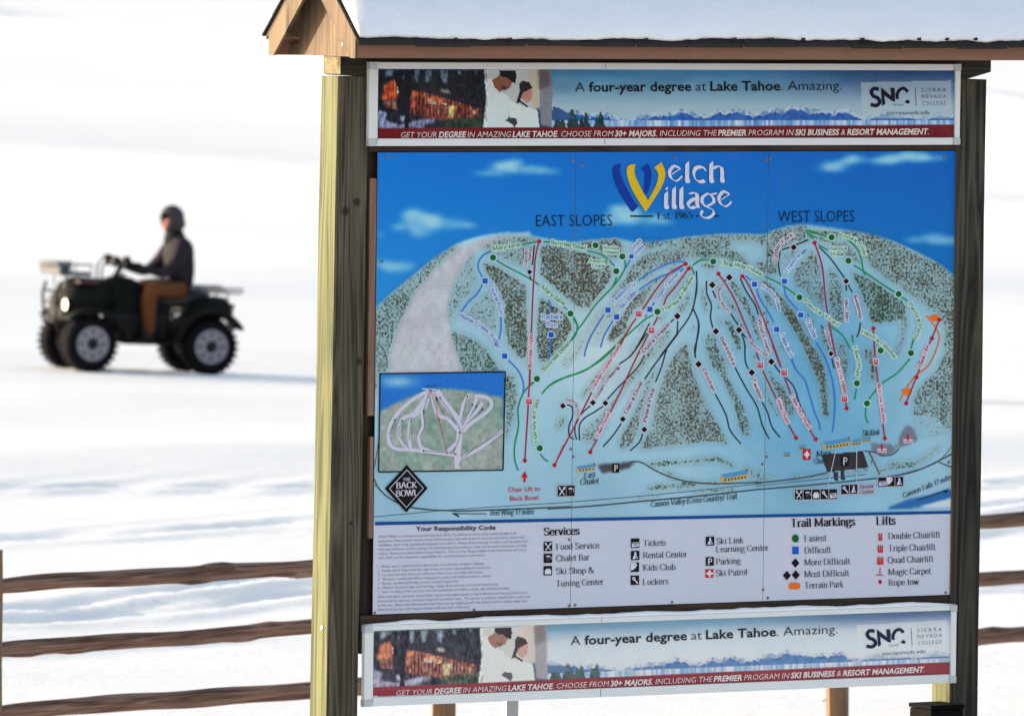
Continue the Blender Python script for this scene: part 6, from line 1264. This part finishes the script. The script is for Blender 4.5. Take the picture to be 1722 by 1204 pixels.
# racks
def rack(name, x0, x1, hw, z, rail, n):
    L = [tube([(x0, -hw, z), (x1, -hw, z)], .011, 6), tube([(x0, hw, z), (x1, hw, z)], .011, 6)]
    L += [tube([(x0 + (x1 - x0) * i / n, -hw, z), (x0 + (x1 - x0) * i / n, hw, z)], .008, 6) for i in range(n + 1)]
    if rail:
        L += [tube([(x0, -hw - .02, z + rail), (x1 + .04, -hw - .02, z + rail), (x1 + .05, 0, z + rail), (x1 + .04, hw + .02, z + rail), (x0, hw + .02, z + rail)], .012, 6)]
        L += [tube([(a, b, z), (a * 1.02, b * 1.05, z + rail)], .008, 6) for a in (x0, (x0 + x1) / 2, x1) for b in (-hw, hw)]
    L += [tube([(a, b * .6, z), (a, b * .5, z - .14)], .01, 6) for a in (x0 + .1, x1 - .1) for b in (-hw, hw)]
    return Q(name, join(L), M_GRY)
rack('front_rack', .66, 1.01, .36, 1.02, .115, 4); rack('rear_rack', -1.04, -.62, .36, .875, .045, 5)
sn_ = NT('rack_snow', .7, .15); sn_.col((.82, .82, .85, 1))
Q('rack_basket', join([box(.68, 1.01, -.35, .35, 1.032, 1.042), box(1.01, 1.03, -.37, .37, 1.03, 1.10, .006), box(.68, 1.03, .355, .368, 1.035, 1.06, .004), box(.68, 1.03, -.368, -.355, 1.035, 1.11, .004)]), plain('light_grey_rack_tray', (.09, .088, .095, 1), .7))
# handlebar
hb = Q('handlebar', join([tube([(.30, 0, .98), (.22, 0, 1.12)], .03), tube([(.17, .37, 1.155), (.20, .26, 1.17), (.27, .12, 1.15), (.27, -.12, 1.15), (.20, -.26, 1.17), (.17, -.37, 1.155)], .013), xf(box(-.05, .05, -.09, .09, -.02, .05, .02), (.29, 0, 1.15), 0, -.3)]), M_FRM)
for s in (-1, 1):
    Q('grip', tube([(.165, s * .40, 1.153), (.195, s * .28, 1.168)], .019), M_BLK)
    Q('hand_guard', xf(hexa([(.0, -.10, -.05), (.05, -.08, -.05), (.05, .08, -.05), (.0, .10, -.05), (.01, -.09, .07), (.055, -.07, .06), (.055, .07, .06), (.01, .09, .07)], .012), (.235, s * .33, 1.17)), M_BLK)
Q('speedometer', xf(lathe([(0, .045), (.03, .05), (.035, .03)], 16, 'z'), (.28, 0, 1.19), 0, -.3), M_GRY)
for s in (-1, 1):
    Q('footwell', join([box(-.24, .30, .18 if s > 0 else -.50, .50 if s > 0 else -.18, .30, .325, .006), hexa([(.26, s * .18, .30), (.30, s * .18, .30), (.30, s * .50, .30), (.26, s * .50, .30), (.34, s * .18, .56), (.37, s * .18, .56), (.37, s * .48, .56), (.34, s * .48, .56)])]), M_BODY)
    Q('side_panel', prism([(-.30, .34), (.30, .34), (.36, .62), (.22, .86), (-.04, .80), (-.30, .72)], s * .165, s * .19, 'y'), M_BODY)
Q('exhaust', xf(lathe([(-.2, .05), (-.18, .065), (.18, .065), (.2, .03)], 16, 'x'), (-.78, -.22, .56)), M_FRM)
# ------------------------------------------------------------------ the rider
rider = empty('person', 'rider in dark hooded jacket and brown work trousers sitting on the quad bike', 'person', (pos.x, pos.y, pos.z - .035), YAW)
rider.rotation_euler[1] = -.030
def skin(name, joints, edges, mat, sub=2, root=0, parent=rider):
    me = bpy.data.meshes.new(name); me.from_pydata([j[0] for j in joints], edges, []); o = bpy.data.objects.new(name, me); COL.objects.link(o)
    sk = o.modifiers.new('s', 'SKIN'); sk.use_smooth_shade = True
    for i, j in enumerate(joints):
        r = j[1]; me.skin_vertices[0].data[i].radius = r if isinstance(r, tuple) else (r, r); me.skin_vertices[0].data[i].use_root = (i == root)
    sb = o.modifiers.new('b', 'SUBSURF'); sb.levels = sub; sb.render_levels = sub
    bpy.context.view_layer.update(); ev = o.evaluated_get(bpy.context.evaluated_depsgraph_get()); m2 = bpy.data.meshes.new_from_object(ev); m2.name = name
    bpy.data.objects.remove(o); o = bpy.data.objects.new(name, m2); COL.objects.link(o); m2.materials.clear(); m2.materials.append(mat); m2.polygons.foreach_set('use_smooth', [True] * len(m2.polygons))
    o.parent = parent; return o
M_JKT = plain('dark_plum_jacket', (.020, .014, .021, 1), .85, .2, var=.35, scale=9); M_VEST = plain('black_jacket_front', (.014, .010, .012, 1), .85, .2, var=.3)
M_TRS = plain('brown_work_trousers', (.125, .042, .012, 1), .85, .2, var=.25, scale=14); M_SKIN = plain('face_skin', (.34, .13, .09, 1), .55, .3, var=.08)
M_HOOD = plain('grey_knit_hood', (.05, .042, .048, 1), .9, .2, var=.3, scale=40); M_BOOT = plain('dark_boot', (.02, .014, .010, 1), .7, .3); M_GLV = plain('black_glove', (.015, .012, .013, 1), .8, .2)
sh, hp = 1.40, .93
# one continuous body (torso, arms, legs, neck and head)
J = [((-.45, 0, .93), (.17, .18)), ((-.45, 0, 1.08), (.175, .19)), ((-.435, 0, 1.24), (.175, .21)), ((-.41, 0, 1.37), (.14, .19)), ((-.37, 0, 1.47), (.075, .08)), ((-.345, 0, 1.54), .062), ((-.32, 0, 1.625), (.088, .078)), ((-.315, 0, 1.70), (.085, .07)),
     ((-.41, .19, 1.40), .10), ((-.30, .29, 1.20), .085), ((-.15, .325, 1.09), .056), ((.03, .335, 1.14), .046), ((.14, .335, 1.165), .034),
     ((-.41, -.19, 1.40), .10), ((-.30, -.29, 1.20), .085), ((-.15, -.325, 1.09), .056), ((.03, -.335, 1.14), .046), ((.14, -.335, 1.165), .034),
     ((-.40, .13, .92), .125), ((-.20, .24, .93), .115), ((-.02, .29, .92), .095), ((-.015, .30, .70), .088), ((-.02, .31, .50), .072), ((-.02, .31, .41), .056),
     ((-.40, -.13, .92), .125), ((-.20, -.24, .93), .115), ((-.02, -.29, .92), .095), ((-.015, -.30, .70), .088), ((-.02, -.31, .50), .072), ((-.02, -.31, .41), .056)]
E_ = [(0, 1), (1, 2), (2, 3), (3, 4), (4, 5), (5, 6), (6, 7), (3, 8), (8, 9), (9, 10), (10, 11), (11, 12), (3, 13), (13, 14), (14, 15), (15, 16), (16, 17), (0, 18), (18, 19), (19, 20), (20, 21), (21, 22), (22, 23), (0, 24), (24, 25), (25, 26), (26, 27), (27, 28), (28, 29)]
body = skin('body', J, E_, M_VEST)
bm_ = body.data
for m in (M_JKT, M_TRS, M_SKIN): bm_.materials.append(m)
mi = []
for p in bm_.polygons:
    c = p.center
    if c.z > 1.50: mi.append(3)
    elif c.z < 1.0 and not (abs(c.y) > .24 and c.z > 1.02) and not (c.x < -.46 and c.z > .90): mi.append(2)
    elif abs(c.y) > .17 and c.z > 1.0: mi.append(1)
    else: mi.append(0)
bm_.polygons.foreach_set('material_index', mi)
# hood round the head, open at the face
bm = bmesh.new(); bmesh.ops.create_uvsphere(bm, u_segments=24, v_segments=16, radius=1)
for v in bm.verts:
    x, y, z = v.co; v.co = Vector((x * .128 + (-.02 if z < 0 else 0) - .012, y * .108, z * .135 + (.02 if z > 0 else 0)))
bmesh.ops.delete(bm, geom=[f for f in bm.faces if f.calc_center_median().x > .070 and f.calc_center_median().z < .065], context='FACES')
bmesh.ops.solidify(bm, geom=bm.faces[:], thickness=-.014); xf(bm, (-.325, 0, 1.665), 0, 0, .28); frombm('hood', bm, M_HOOD, rider, True)
frombm('hood_collar', xf(lathe([(-.07, .125), (-.02, .115), (.03, .095), (.06, .085)], 20, 'z'), (-.365, 0, 1.515), 0, .2), M_VEST, rider, True)
# facial features on the turned head
hd = bpy.data.objects.new('face', None); COL.objects.link(hd); hd.parent = rider; hd.location = (-.318, 0, 1.655); hd.rotation_euler = (0, 0, .28)
def fp(n, bm, m): frombm(n, bm, m, hd, True)
fp('nose', hexa([(.078, -.014, -.025), (.108, -.010, -.022), (.108, .010, -.022), (.078, .014, -.025), (.080, -.006, .018), (.088, -.005, .018), (.088, .005, .018), (.080, .006, .018)], .003), M_SKIN)
for s in (-1, 1):
    fp('eye', xf(lathe([(-.004, .009), (.002, .008), (.004, .004)], 10, 'x'), (.083, s * .030, .022)), M_BLK); fp('eyebrow', xf(box(-.004, .004, -.016, .016, -.003, .003), (.086, s * .030, .040)), M_BOOT)
fp('mouth', xf(box(-.003, .004, -.020, .020, -.004, .004, .001), (.083, 0, -.048)), plain('lips', (.22, .06, .05, 1), .5))
fp('chin', xf(hexa([(-.03, -.03, -.03), (.02, -.022, -.028), (.02, .022, -.028), (-.03, .03, -.03), (-.03, -.045, .03), (.025, -.03, .03), (.025, .03, .03), (-.03, .045, .03)], .012), (.06, 0, -.070)), M_SKIN)
# gloved hands closed round the grips: palm, four fingers and thumb
def hand(s):
    c = Vector((.165, s * .335, 1.175))
    frombm('glove', join([xf(box(-.055, .012, -.042, .042, -.016, .018, .012), c + Vector((-.005, 0, .012)), 0, .15)] +
        [tube([c + Vector((.008, s * (dy), .020)), c + Vector((.036, s * dy, .008)), c + Vector((.040, s * dy, -.022)), c + Vector((.018, s * dy, -.038 + q))], [.0105, .0105, .0095, .008], 8) for dy, q in ((-.033, .002), (-.011, 0), (.011, 0), (.032, .004))] +
        [tube([c + Vector((-.03, -s * .036, .008)), c + Vector((-.012, -s * .052, -.012)), c + Vector((.014, -s * .048, -.028))], [.013, .0115, .009], 8)]), M_GLV, rider, True)
hand(1); hand(-1)
for s in (-1, 1):
    frombm('boot', join([hexa([(-.08, s * .31 - .042, .328), (.17, s * .31 - .048, .328), (.17, s * .31 + .048, .328), (-.08, s * .31 + .042, .328), (-.07, s * .31 - .038, .41), (.12, s * .31 - .036, .385), (.12, s * .31 + .036, .385), (-.07, s * .31 + .038, .41)], .018), tube([(.015, s * .31, .50), (0, s * .31, .37)], .060, 12)]), M_BOOT, rider)
